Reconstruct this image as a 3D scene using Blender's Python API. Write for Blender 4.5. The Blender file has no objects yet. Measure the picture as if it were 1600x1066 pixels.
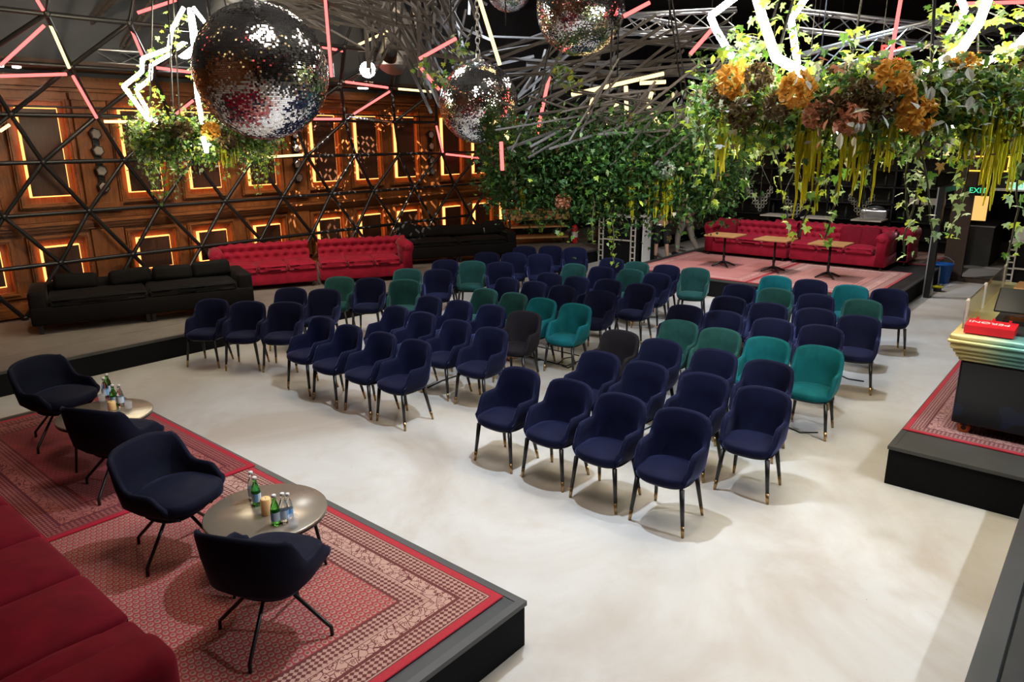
import bpy, bmesh, math, random
import numpy as np
from mathutils import Vector, Matrix
R_ = math.radians
rnd = random.Random(7)
sc = bpy.context.scene
col = sc.collection

# ------------------------------------------------------------------ camera
F, P, RL, H, YA = 1127.1, R_(15.547), R_(-.368), 2.9, R_(49.656)
_f = Vector((math.cos(P)*math.sin(YA), math.cos(P)*math.cos(YA), -math.sin(P)))
_r = Vector((math.cos(YA), -math.sin(YA), 0)); _u = _r.cross(_f)
RT = _r*math.cos(RL) + _u*math.sin(RL); UP = _u*math.cos(RL) - _r*math.sin(RL); FW = _f
CAM = Vector((0, 0, H))
cd = bpy.data.cameras.new('camera'); cam = bpy.data.objects.new('camera', cd); col.objects.link(cam)
cd.sensor_width = 36; cd.lens = 36*F/1600; cd.clip_end = 200; cd.clip_start = .02
cam.matrix_world = Matrix(((RT.x, UP.x, -FW.x, CAM.x), (RT.y, UP.y, -FW.y, CAM.y), (RT.z, UP.z, -FW.z, CAM.z), (0, 0, 0, 1)))
sc.camera = cam

# ------------------------------------------------------------------ world, lights, exposure
w = bpy.data.worlds.new('world'); sc.world = w; w.use_nodes = True
w.node_tree.nodes['Background'].inputs[0].default_value = (.55, .6, .7, 1)
w.node_tree.nodes['Background'].inputs[1].default_value = .02
vs = sc.view_settings
vs.view_transform = 'Standard'; vs.look = 'None'; vs.gamma = 1; vs.use_curve_mapping = False
vs.exposure = 0.02
LAMPS = []
def spot(pos, target, watts, colr, size, radius=.07, blend=.35):
    l = bpy.data.lights.new('stage_light', 'SPOT'); l.energy = watts; l.color = colr
    l.spot_size = R_(size); l.spot_blend = blend; l.shadow_soft_size = radius
    o = bpy.data.objects.new('stage_light', l); col.objects.link(o); o.location = pos
    o.rotation_euler = (Vector(target)-Vector(pos)).to_track_quat('-Z', 'Y').to_euler()
    LAMPS.append((Vector(pos), Vector(target)))
    return o
COOL = (.70, .84, 1.0)
spot((4.7, 3.4, 5.2), (5.0, 3.6, 0), 700, COOL, 92)
spot((8.2, 7.7, 5.6), (8.8, 6.0, 0), 760, COOL, 84)
spot((5.5, -2.0, 4.8), (5.8, 2.4, 0), 560, (.78, .88, 1.0), 84)
spot((10.5, 3.4, 5.3), (11.5, 4.4, 0), 620, COOL, 100)
spot((13.6, 5.6, 5.4), (15.6, 5.4, .6), 560, (1.0, .95, .9), 80)
spot((6.2, 10.0, 4.6), (7.4, 11.4, .6), 260, (1.0, .86, .72), 70)
spot((3.0, 8.6, 5.6), (4.2, 12.9, 2.4), 300, (1.0, .72, .46), 80)  # added warm spot that brightens the left of the oak wall
spot((8.4, 8.6, 5.6), (9.6, 12.9, 2.4), 300, (1.0, .72, .46), 80)  # second added spot, warming the middle of the oak wall
def gobo(pos, target, watts, size, k):
    o = spot(pos, target, watts, (1.0, .9, .74), size, .01, .15); l = o.data; l.name = 'pattern_projector'; l.use_nodes = True
    nt = l.node_tree; em = nt.nodes['Emission']; geo = nt.nodes.new('ShaderNodeNewGeometry'); ax = o.rotation_euler.to_matrix()
    def dot(v):
        n = nt.nodes.new('ShaderNodeVectorMath'); n.operation = 'DOT_PRODUCT'; n.inputs[1].default_value = v; nt.links.new(geo.outputs['Incoming'], n.inputs[0]); return n.outputs['Value']
    cx, cy, cz = dot(ax.col[0]), dot(ax.col[1]), dot(ax.col[2])
    def m(op, a, b=None):
        n = nt.nodes.new('ShaderNodeMath'); n.operation = op
        for i, v in enumerate((a, b)):
            if v is None: continue
            if isinstance(v, (int, float)): n.inputs[i].default_value = v
            else: nt.links.new(v, n.inputs[i])
        return n.outputs[0]
    u = m('MULTIPLY', m('DIVIDE', cx, cz), k); v = m('MULTIPLY', m('DIVIDE', cy, cz), k)
    fx = m('ABSOLUTE', m('SUBTRACT', m('FRACT', u), .5)); fy = m('ABSOLUTE', m('SUBTRACT', m('FRACT', v), .5))
    r_ = m('SQRT', m('ADD', m('MULTIPLY', fx, fx), m('MULTIPLY', fy, fy)))
    pet = m('MULTIPLY', m('LESS_THAN', m('ABSOLUTE', m('SUBTRACT', fx, fy)), .09), m('MULTIPLY', m('LESS_THAN', r_, .52), m('GREATER_THAN', r_, .16)))
    keep = nt.nodes.new('ShaderNodeTexNoise'); keep.inputs['Scale'].default_value = 5.0; nt.links.new(geo.outputs['Incoming'], keep.inputs['Vector'])
    msk = m('MULTIPLY', pet, m('GREATER_THAN', keep.outputs['Fac'], .50)); nt.links.new(msk, em.inputs['Strength'])
def warm_fill(pos, watts, size=1.6):  # soft warm fill added under the ceiling to lift the shadows
    l = bpy.data.lights.new('warm_fill_light', 'AREA'); l.energy = watts; l.color = (1.0, .86, .72); l.shape = 'SQUARE'; l.size = size
    o = bpy.data.objects.new('warm_fill_light', l); col.objects.link(o); o.location = pos
for p_, w_ in (((2.5, 3.0, 6.5), 130), ((7.0, 3.5, 6.5), 130), ((12.0, 5.0, 6.5), 150), ((7.0, 9.0, 6.5), 130)): warm_fill(p_, w_)
gobo((9.1, 10.6, 4.3), (9.9, 12.9, 2.5), 4200, 66, 12)

# ------------------------------------------------------------------ projection helpers (a picture point to a point on a real plane)
def ray(px, py): return FW + RT*((px-800)/F) - UP*((py-533)/F)
def onz(px, py, z=0):
    d = ray(px, py); return CAM + d*((z-H)/d.z)
def ony(px, py, y):
    d = ray(px, py); return CAM + d*(y/d.y)
def onx(px, py, x):
    d = ray(px, py); return CAM + d*(x/d.x)
def atd(px, py, dep): return CAM + ray(px, py)*dep
def onplane(px, py, p, n):
    d = ray(px, py); return CAM + d*((p-CAM).dot(n)/d.dot(n))

# ------------------------------------------------------------------ node helper and materials
class NT:
    def __init__(s, name):
        s.mat = bpy.data.materials.new(name); s.mat.use_nodes = True
        s.t = s.mat.node_tree; s.n = s.t.nodes; s.b = s.n['Principled BSDF']
    def link(s, a, b): s.t.links.new(a, b)
    def set(s, sock, v):
        if isinstance(v, bpy.types.NodeSocket): s.link(v, sock)
        else: sock.default_value = v
    def m(s, op, a, b=None, c=None):
        n = s.n.new('ShaderNodeMath'); n.operation = op
        for i, v in enumerate((a, b, c)):
            if v is not None: s.set(n.inputs[i], v)
        return n.outputs[0]
    def mix(s, f, a, b):
        n = s.n.new('ShaderNodeMix'); n.data_type = 'RGBA'
        s.set(n.inputs[0], f)
        for i, v in ((6, a), (7, b)):
            s.set(n.inputs[i], v if isinstance(v, bpy.types.NodeSocket) else (*v, 1))
        return n.outputs[2]
    def coord(s, kind='Object'):
        return s.n.new('ShaderNodeTexCoord').outputs[kind]
    def xyz(s, v):
        n = s.n.new('ShaderNodeSeparateXYZ'); s.link(v, n.inputs[0]); return n.outputs
    def mapping(s, v, scale=(1, 1, 1), loc=(0, 0, 0)):
        n = s.n.new('ShaderNodeMapping'); s.link(v, n.inputs[0]); n.inputs['Scale'].default_value = scale
        n.inputs['Location'].default_value = loc; return n.outputs[0]
    def noise(s, v, scale, detail=4, rough=.55, dist=0):
        n = s.n.new('ShaderNodeTexNoise'); s.link(v, n.inputs['Vector']); n.inputs['Scale'].default_value = scale
        n.inputs['Detail'].default_value = detail; n.inputs['Roughness'].default_value = rough
        n.inputs['Distortion'].default_value = dist; return n.outputs['Fac']
    def voro(s, v, scale, out='Distance', feature='F1'):
        n = s.n.new('ShaderNodeTexVoronoi'); s.link(v, n.inputs['Vector']); n.inputs['Scale'].default_value = scale
        n.feature = feature; return n.outputs[out]
    def ramp(s, f, stops, interp='LINEAR'):
        n = s.n.new('ShaderNodeValToRGB'); s.link(f, n.inputs[0]); e = n.color_ramp.elements
        n.color_ramp.interpolation = interp
        e[0].position, e[0].color = stops[0][0], (*stops[0][1], 1)
        e[1].position, e[1].color = stops[1][0], (*stops[1][1], 1)
        for p, c in stops[2:]:
            x = e.new(p); x.color = (*c, 1)
        return n.outputs[0]
    def bump(s, h, strength=.3, dist=.01):
        n = s.n.new('ShaderNodeBump'); n.inputs['Strength'].default_value = strength
        n.inputs['Distance'].default_value = dist; s.link(h, n.inputs['Height']); s.link(n.outputs[0], s.b.inputs['Normal'])
    def color(s, c): s.set(s.b.inputs['Base Color'], c if isinstance(c, bpy.types.NodeSocket) else (*c, 1))
    def p(s, **k):
        names = dict(rough='Roughness', metal='Metallic', spec='Specular IOR Level', sheen='Sheen Weight', sheent='Sheen Tint',
                     sheenr='Sheen Roughness', trans='Transmission Weight', ior='IOR', alpha='Alpha', coat='Coat Weight', sub='Subsurface Weight')
        for a, v in k.items():
            if a == 'sheent': v = (*v, 1)
            s.set(s.b.inputs[names[a]], v)
        return s

def plain(name, c, rough=.5, metal=0, var=.12, scale=12, bump=0, **k):
    t = NT(name); v = t.coord()
    n = t.noise(v, scale)
    t.color(t.mix(n, [x*(1-var) for x in c], [min(1, x*(1+var)) for x in c]))
    t.p(rough=rough, metal=metal, **k)
    if bump: t.bump(t.noise(v, scale*6), bump, .004)
    return t.mat

def velvet(name, c, sh, sw=.6):
    t = NT(name); v = t.coord()
    n = t.noise(v, 7, 3, .6, .6)
    t.color(t.mix(n, [x*.55 for x in c], [x*1.6 for x in c]))
    t.p(rough=.75, sheen=sw, sheent=sh, sheenr=.28, spec=.12)
    t.bump(t.noise(v, 160, 2), .12, .002)
    return t.mat

def emit(name, c, strength):
    m = bpy.data.materials.new(name); m.use_nodes = True; nt = m.node_tree
    nt.nodes.clear(); e = nt.nodes.new('ShaderNodeEmission'); o = nt.nodes.new('ShaderNodeOutputMaterial')
    e.inputs[0].default_value = (*c, 1); e.inputs[1].default_value = strength
    nt.links.new(e.outputs[0], o.inputs[0]); return m

def wood(name, c1, c2, axis='z', scale=3.0, rough=.42, spec=.4):
    t = NT(name); v = t.coord()
    s = {'z': (14, 14, 1.2), 'x': (1.2, 14, 14), 'y': (14, 1.2, 14)}[axis]
    n = t.noise(t.mapping(v, s), scale, 5, .6, .8)
    n2 = t.noise(t.mapping(v, [x*3 for x in s]), scale*2, 3)
    f = t.m('ADD', t.m('MULTIPLY', n, .75), t.m('MULTIPLY', n2, .25))
    t.color(t.ramp(f, [(.32, c1), (.68, c2)])); t.p(rough=rough, spec=spec); t.bump(n2, .12, .003)
    return t.mat

def leafmat(name, c, var=.35, rough=.45):
    t = NT(name); v = t.coord()
    n = t.noise(v, 9, 2)
    t.color(t.mix(n, [x*(1-var) for x in c], [min(1, x*(1+var)) for x in c])); t.p(rough=rough, spec=.3)
    tr = t.n.new('ShaderNodeBsdfTranslucent'); tr.inputs[0].default_value = (*[min(1, x*1.3) for x in c], 1)
    ms = t.n.new('ShaderNodeMixShader'); ms.inputs[0].default_value = .3
    out = t.n['Material Output']
    t.link(t.b.outputs[0], ms.inputs[1]); t.link(tr.outputs[0], ms.inputs[2]); t.link(ms.outputs[0], out.inputs[0])
    return t.mat

def floor_mat():
    t = NT('pale_concrete'); v = t.coord()
    big = t.noise(v, .55, 5, .62, .7); mid = t.noise(v, 2.4, 5, .6, .5); fine = t.noise(v, 55, 3)
    c = t.ramp(big, [(.34, (.50, .44, .38)), (.5, (.61, .585, .55)), (.66, (.69, .68, .665))])
    c = t.mix(t.m('MULTIPLY', t.ramp(mid, [(.55, (0, 0, 0)), (.72, (1, 1, 1))]), .35), c, (.52, .44, .36))
    sp = t.m('LESS_THAN', t.voro(v, 3.1), .018)
    c = t.mix(t.m('MULTIPLY', sp, .7), c, (.12, .1, .09))
    c = t.mix(t.m('MULTIPLY', fine, .22), c, (.45, .41, .37))
    t.color(c); t.p(rough=t.m('MULTIPLY_ADD', mid, .3, .2), spec=.4); t.bump(fine, .05, .002)
    return t.mat

def rug_mat(name, sx, sy, field, ground, motif, dark, border=.42, cell=.055, edge=(.42, .012, .03)):
    """woven rug: plain red edge, patterned guard bands, a pale main band with scrolls, and a repeating field"""
    t = NT(name); v = t.coord(); x, y, z = t.xyz(v)
    ax = t.m('SUBTRACT', sx/2, t.m('ABSOLUTE', x)); ay = t.m('SUBTRACT', sy/2, t.m('ABSOLUTE', y))
    d = t.m('MINIMUM', ax, ay)
    along = t.m('ADD', t.m('MULTIPLY', t.m('LESS_THAN', ax, ay), y), t.m('MULTIPLY', t.m('GREATER_THAN', ax, ay), x))
    # field of small leaf motifs in staggered rows
    V = t.m('DIVIDE', y, cell); row = t.m('FLOOR', V)
    Uc = t.m('ADD', t.m('DIVIDE', x, cell*.8), t.m('MULTIPLY', t.m('MODULO', t.m('ABSOLUTE', row), 2.0), .5))
    fx = t.m('SUBTRACT', t.m('FRACT', Uc), .5); fy = t.m('SUBTRACT', t.m('FRACT', V), .5)
    rr = t.m('SQRT', t.m('ADD', t.m('MULTIPLY', fx, fx), t.m('MULTIPLY', fy, fy)))
    wn = t.noise(v, 38, 3)
    rr = t.m('ADD', rr, t.m('MULTIPLY', t.m('SUBTRACT', wn, .5), .22))
    up_ = t.m('MULTIPLY', t.m('GREATER_THAN', fy, -.08), 1.0)
    fcol = t.mix(t.m('LESS_THAN', rr, .40), field, motif)
    fcol = t.mix(t.m('MULTIPLY', t.m('LESS_THAN', t.m('ABSOLUTE', t.m('SUBTRACT', rr, .22)), .055), up_), fcol, dark)
    fcol = t.mix(t.m('LESS_THAN', rr, .13), fcol, dark)
    wear = t.noise(v, 2.2, 4)
    fcol = t.mix(t.m('MULTIPLY', wear, .35), fcol, ground)
    # border bands, measured from the edge
    q = t.m('DIVIDE', d, border)
    zig = t.m('ABSOLUTE', t.m('SUBTRACT', t.m('FRACT', t.m('MULTIPLY', along, 30.0)), .5))
    tri = t.m('ABSOLUTE', t.m('SUBTRACT', t.m('FRACT', t.m('MULTIPLY', q, 15.0)), .5))
    chk = t.m('GREATER_THAN', t.m('ADD', zig, t.m('MULTIPLY', t.m('SUBTRACT', wn, .5), .3)), tri)
    guard = t.mix(chk, motif, dark)
    sc1 = t.voro(t.mapping(v, (1, 1, 0)), 20, 'Distance', 'DISTANCE_TO_EDGE')
    sc2 = t.voro(t.mapping(v, (1, 1, 0)), 34, 'Distance')
    scroll = t.m('MAXIMUM', t.m('LESS_THAN', sc1, .035), t.m('LESS_THAN', t.m('ABSOLUTE', t.m('SUBTRACT', sc2, .3)), .06))
    main = t.mix(scroll, [min(1, c*1.15) for c in motif], dark)
    bc = t.ramp(q, [(0, (0, 0, 0)), (.999, (0, 0, 0))], 'CONSTANT')
    def band(lo, hi): return t.m('MULTIPLY', t.m('GREATER_THAN', q, lo), t.m('LESS_THAN', q, hi))
    c = fcol
    c = t.mix(t.m('LESS_THAN', q, 1.0), c, dark)
    c = t.mix(band(.72, .97), c, guard)
    c = t.mix(band(.69, .72), c, motif)
    c = t.mix(band(.45, .68), c, main)
    c = t.mix(band(.41, .44), c, dark)
    c = t.mix(band(.16, .40), c, guard)
    c = t.mix(band(.135, .155), c, motif)
    c = t.mix(t.m('LESS_THAN', q, .12), c, edge)
    c = t.mix(t.m('MULTIPLY', t.noise(v, 90, 2), .35), c, ground)
    t.color(c); t.p(rough=.95, spec=.05, sheen=.15); t.bump(t.noise(v, 220, 2), .25, .003)
    return t.mat

M = {}
M['floor'] = floor_mat()
M['deck'] = plain('dark_deck', (.035, .034, .034), .45, var=.35, scale=5, bump=.1)
M['deck_grey'] = plain('grey_deck', (.058, .057, .055), .45, var=.25, scale=4, bump=.1)
M['black_cloth'] = plain('black_cloth', (.008, .008, .009), .8, var=.3, scale=20, spec=.1)
M['plat_top'] = plain('worn_grey_boards', (.19, .17, .15), .6, var=.3, scale=3, bump=.1)
M['wood'] = wood('warm_oak', (.12, .036, .010), (.30, .105, .028))
M['wood_h'] = wood('warm_oak_rail', (.13, .04, .011), (.31, .11, .03), 'x')
M['wood_dark'] = wood('dark_oak', (.035, .013, .007), (.085, .032, .014))
M['wood_light'] = wood('oak_top', (.36, .17, .06), (.62, .36, .16), 'y', rough=.35)
M['glow'] = emit('amber_strip', (1.0, .30, .075), 4.2)
M['led_warm'] = emit('warm_tube', (1.0, .70, .30), 2.6)
M['led_hot'] = emit('bright_tube', (1.0, .88, .64), 70)
M['led_red'] = emit('red_tube', (1.0, .13, .12), 3)
M['lamp_white'] = emit('lamp_face', (.85, .95, 1.0), 120)
M['dot_lamp'] = emit('downlight_face', (1.0, .9, .8), 12)
M['navy'] = velvet('navy_velvet', (.0045, .006, .026), (.28, .33, .80), .62)
M['char'] = velvet('charcoal_velvet', (.012, .010, .013), (.4, .35, .4), .2)
M['teal'] = velvet('teal_velvet', (.004, .095, .115), (.3, .8, .8), .35)
M['green'] = velvet('bottle_green_velvet', (.012, .056, .052), (.5, .8, .75), .4)
M['ink'] = velvet('midnight_velvet', (.005, .006, .016), (.25, .28, .55), .16)
M['red'] = velvet('crimson_velvet', (.25, .009, .026), (1.0, .55, .6), .32)
M['maroon'] = velvet('maroon_velvet', (.135, .003, .012), (1.0, .3, .4), .14)
M['black_fabric'] = velvet('black_fabric', (.0055, .005, .005), (.6, .55, .5), .08)
M['leg'] = plain('black_leg', (.010, .009, .010), .35)
M['brass'] = plain('brass', (.42, .27, .12), .32, 1)
M['black_metal'] = plain('black_metal', (.020, .020, .021), .32, .4, spec=.5)
M['steel'] = plain('brushed_alu', (.62, .66, .72), .3, .9)
M['slat'] = wood('grey_slat', (.04, .034, .032), (.125, .11, .10), 'x', rough=.7)
M['ceil'] = plain('ceiling_black', (.075, .085, .10), .9, var=.4, scale=2)
M['wall_black'] = plain('wall_black', (.012, .012, .013), .7, var=.4, scale=3)
M['wall_brown'] = plain('brown_curtain', (.045, .026, .016), .7, var=.3)
M['mirror'] = NT('mirror_tile').p(metal=1, rough=.07).mat; M['mirror'].node_tree.nodes['Principled BSDF'].inputs[0].default_value = (.95, .93, .95, 1)
M['grout'] = plain('ball_core', (.35, .34, .36), .3, .9)
M['g1'] = leafmat('leaf_deep', (.035, .095, .024))
M['g2'] = leafmat('leaf_mid', (.11, .24, .035))
M['g3'] = leafmat('leaf_lime', (.36, .46, .05))
M['g4'] = leafmat('leaf_sage', (.26, .36, .17))
M['g5'] = leafmat('leaf_olive_brown', (.10, .065, .025))
M['silver'] = leafmat('leaf_silver', (.50, .53, .47), .15)
M['cream'] = leafmat('leaf_cream', (.62, .58, .38), .15)
M['peach'] = leafmat('petal_peach', (.50, .22, .12), .25)
M['ochre'] = leafmat('petal_ochre', (.62, .33, .05), .4)
M['tassel'] = leafmat('tassel_yellow', (.66, .62, .03), .3)
M['vine'] = plain('vine_stem', (.07, .06, .03), .8)
M['white'] = plain('white_paint', (.72, .71, .70), .45, var=.06)
M['offwhite'] = plain('bone_paint', (.60, .56, .50), .5, var=.1)
M['tabletop'] = plain('satin_champagne', (.34, .285, .22), .26, .55, var=.06)
M['red_paint'] = plain('red_paint', (.62, .012, .022), .4, var=.08)
M['blue_plastic'] = plain('blue_plastic', (.005, .09, .36), .4)
M['orange_pl'] = plain('orange_wheel', (.70, .20, .03), .45)
M['skin'] = plain('skin', (.50, .29, .20), .5, var=.08, spec=.3)
M['beige_cloth'] = plain('beige_shirt', (.36, .27, .21), .85, var=.12)
M['grey_cloth'] = plain('grey_trousers', (.26, .23, .19), .85, var=.15)
M['black_wear'] = plain('black_clothes', (.012, .012, .014), .85)
M['hair'] = plain('dark_hair', (.03, .02, .014), .6)
M['silver_duct'] = plain('foil_duct', (.55, .57, .60), .35, .8, var=.2)

def glassmat(name, c, rough=.03):
    t = NT(name); t.color(c); t.p(rough=rough, trans=1, ior=1.45); return t.mat
M['glass'] = glassmat('clear_glass', (.95, .97, .97))
M['green_glass'] = glassmat('green_glass', (.16, .72, .14))
M['thin_glass'] = NT('thin_glass').p(rough=.05, alpha=.22, spec=.8).mat
M['label_white'] = plain('paper_label', (.60, .68, .78), .6, var=.05)
M['label_blue'] = plain('blue_print', (.16, .38, .72), .6, var=.05)
M['wax'] = plain('candle_wax', (.85, .55, .24), .45, var=.08, sub=.3)

# ------------------------------------------------------------------ mesh builder
class MB:
    def __init__(s): s.v = []; s.f = []; s.mi = []
    def add(s, vs_, fs, mi=0):
        o = len(s.v); s.v += [tuple(p) for p in vs_]; s.f += [tuple(i+o for i in q) for q in fs]; s.mi += [mi]*len(fs); return s
    def box(s, c, d, mi=0, rz=0, taper=1.0):
        cx, cy, cz = c; a, b, h = d[0]/2, d[1]/2, d[2]/2; ca, sa = math.cos(rz), math.sin(rz); vs_ = []
        for k, tp in ((-1, 1.0), (1, taper)):
            for i, j in ((-1, -1), (1, -1), (1, 1), (-1, 1)):
                x, y = i*a*tp, j*b*tp; vs_.append((cx+x*ca-y*sa, cy+x*sa+y*ca, cz+k*h))
        return s.add(vs_, [(3, 2, 1, 0), (4, 5, 6, 7), (0, 1, 5, 4), (1, 2, 6, 5), (2, 3, 7, 6), (3, 0, 4, 7)], mi)
    def rbox(s, c, d, r=.03, seg=3, mi=0, puff=0):
        bm = bmesh.new(); bmesh.ops.create_cube(bm, size=1)
        for v in bm.verts: v.co = Vector((v.co.x*d[0], v.co.y*d[1], v.co.z*d[2]))
        if puff:
            bmesh.ops.subdivide_edges(bm, edges=[e for e in bm.edges], cuts=3, use_grid_fill=True)
            for v in bm.verts:
                u, q = v.co.x/(d[0]/2), v.co.y/(d[1]/2)
                if v.co.z > 0: v.co.z += puff*(1-u*u)*(1-q*q)
                k = 1-.25*(abs(v.co.z)/(d[2]/2))**4*0
            es = [e for e in bm.edges if e.is_manifold and e.calc_face_angle(0) > .9]
            bmesh.ops.bevel(bm, geom=es, offset=r, segments=seg, affect='EDGES', profile=.5)
        else:
            bmesh.ops.bevel(bm, geom=list(bm.edges), offset=r, segments=seg, affect='EDGES', profile=.5)
        bm.verts.index_update()
        s.add([(v.co.x+c[0], v.co.y+c[1], v.co.z+c[2]) for v in bm.verts], [[v.index for v in f.verts] for f in bm.faces], mi)
        bm.free(); return s
    def tube(s, p, q, r1, r2=None, n=8, mi=0, caps=True):
        r2 = r1 if r2 is None else r2; p, q = Vector(p), Vector(q); d = (q-p)
        if d.length < 1e-6: return s
        d.normalize(); a = d.orthogonal().normalized(); b = d.cross(a); vs_ = []
        for c, r in ((p, r1), (q, r2)):
            for i in range(n):
                t = 2*math.pi*i/n; vs_.append(c+a*(r*math.cos(t))+b*(r*math.sin(t)))
        fs = [(i, (i+1) % n, n+(i+1) % n, n+i) for i in range(n)]
        if caps: fs += [tuple(range(n-1, -1, -1)), tuple(range(n, 2*n))]
        return s.add(vs_, fs, mi)
    def path(s, pts, r, n=6, mi=0):
        pts = [Vector(p) for p in pts]; rings = []; prev = None
        for i, p in enumerate(pts):
            d = (pts[min(i+1, len(pts)-1)]-pts[max(i-1, 0)]).normalized()
            a = d.orthogonal().normalized() if prev is None else (prev-d*prev.dot(d)).normalized()
            prev = a; b = d.cross(a); rr = r[i] if isinstance(r, (list, tuple)) else r
            rings.append([p+a*(rr*math.cos(2*math.pi*k/n))+b*(rr*math.sin(2*math.pi*k/n)) for k in range(n)])
        fs = []
        for i in range(len(rings)-1):
            for k in range(n): fs.append((i*n+k, i*n+(k+1) % n, (i+1)*n+(k+1) % n, (i+1)*n+k))
        fs += [tuple(range(n-1, -1, -1)), tuple(range((len(rings)-1)*n, len(rings)*n))]
        return s.add([v for r_ in rings for v in r_], fs, mi)
    def lathe(s, prof, n=20, c=(0, 0, 0), mi=0, sx=1, sy=1):
        vs_ = []; fs = []
        for r, z in prof:
            for i in range(n):
                t = 2*math.pi*i/n; vs_.append((c[0]+r*sx*math.cos(t), c[1]+r*sy*math.sin(t), c[2]+z))
        for j in range(len(prof)-1):
            for i in range(n): fs.append((j*n+i, j*n+(i+1) % n, (j+1)*n+(i+1) % n, (j+1)*n+i))
        fs += [tuple(range(n-1, -1, -1)), tuple(range((len(prof)-1)*n, len(prof)*n))]
        return s.add(vs_, fs, mi)
    def prism(s, poly, z0, z1, mi=0):
        n = len(poly)
        return s.add([(x, y, z0) for x, y in poly]+[(x, y, z1) for x, y in poly],
                     [tuple(range(n-1, -1, -1)), tuple(range(n, 2*n))]+[(i, (i+1) % n, n+(i+1) % n, n+i) for i in range(n)], mi)
    def loft(s, rings, closed_ring=True, caps=True, mi=0):
        n = len(rings[0]); fs = []
        for i in range(len(rings)-1):
            for k in range(n if closed_ring else n-1):
                fs.append((i*n+k, i*n+(k+1) % n, (i+1)*n+(k+1) % n, (i+1)*n+k))
        if caps: fs += [tuple(range(n-1, -1, -1)), tuple(range((len(rings)-1)*n, len(rings)*n))]
        return s.add([v for r in rings for v in r], fs, mi)
    def mesh(s, name, mats, smooth=False):
        me = bpy.data.meshes.new(name); me.from_pydata(s.v, [], s.f)
        for m in (mats if isinstance(mats, (list, tuple)) else [mats]): me.materials.append(M[m] if isinstance(m, str) else m)
        if any(s.mi): me.polygons.foreach_set('material_index', s.mi)
        if smooth: me.polygons.foreach_set('use_smooth', [True]*len(me.polygons))
        me.update(); return me
    def build(s, name, mats, parent=None, smooth=False, recalc=False, **tags):
        me = s.mesh(name, mats, smooth)
        if recalc:
            bm = bmesh.new(); bm.from_mesh(me); bmesh.ops.recalc_face_normals(bm, faces=bm.faces[:]); bm.to_mesh(me); bm.free()
        o = put(name, me, parent); tag(o, **tags); return o

def put(name, me, parent=None, loc=None, rot=None, scale=None):
    o = bpy.data.objects.new(name, me); col.objects.link(o)
    if parent is not None: o.parent = parent
    if loc is not None: o.location = loc
    if rot is not None: o.rotation_euler = rot
    if scale is not None: o.scale = scale
    return o
def tag(o, label=None, cat=None, group=None, kind=None):
    if label: o['label'] = label
    if cat: o['category'] = cat
    if group: o['group'] = group
    if kind: o['kind'] = kind
    return o
def thing(name, label, cat, loc=(0, 0, 0), rz=0, group=None):
    o = bpy.data.objects.new(name, None); col.objects.link(o); o.location = loc; o.rotation_euler = (0, 0, rz)
    o.empty_display_size = .1
    return tag(o, label, cat, group)
def copy_tree(o, parent=None):
    c = o.copy(); col.objects.link(c); c.parent = parent
    for ch in list(o.children): copy_tree(ch, c)
    return c
def dup(root, loc, rz, label, group=None):
    c = copy_tree(root); c.location = loc; c.rotation_euler = (0, 0, rz); c['label'] = label
    if group: c['group'] = group
    return c
def text(name, body, size, mat, parent=None, extrude=.004, matrix=None, outline=0):
    cu = bpy.data.curves.new(name, 'FONT'); cu.body = body; cu.size = size; cu.extrude = extrude
    cu.align_x = 'CENTER'; cu.align_y = 'CENTER'
    if outline: cu.bevel_depth = outline; cu.fill_mode = 'NONE'
    tmp = bpy.data.objects.new('tmp', cu); me = bpy.data.meshes.new_from_object(tmp); bpy.data.objects.remove(tmp); bpy.data.curves.remove(cu)
    me.name = name; me.materials.clear(); me.materials.append(M[mat])
    o = put(name, me, parent)
    if matrix: o.matrix_local = matrix
    return o

# ------------------------------------------------------------------ room shell
WY = 12.9
def struct(name, c, d, mat):
    return MB().box(c, d).build(name, mat, kind='structure')
struct('floor', (9.5, 3.25, -.05), (32, 20.5, .1), 'floor')
struct('ceiling', (9.5, 3.25, 6.65), (32, 20.5, .1), 'ceil')
struct('wall_front', (-6.05, 3.25, 3.3), (.1, 20.5, 6.6), 'wood')
struct('wall_right', (9.5, -6.55, 3.3), (32, .1, 6.6), 'wall_black')
struct('wall_back', (25.05, 3.25, 3.3), (.1, 20.5, 6.6), 'wall_black')
struct('wall_left_upper', (9.5, 13.05, 5.25), (31, .1, 2.7), 'ceil')
struct('wall_left_far', (20.2, 13.05, 1.95), (9.7, .1, 3.9), 'wall_black')
wl = struct('wall_left', (4.65, WY+.06, 1.95), (21.4, .12, 3.9), 'wood')
wl['label'] = 'warm oak panelled wall with amber lit panels'
def part_at(o, parent):
    o.parent = parent; o.matrix_parent_inverse = Matrix.Translation(-Vector(parent.location)); return o
def wpart(mb, name, mat, smooth=False): return mb.build(name, mat, wl, smooth)
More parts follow.
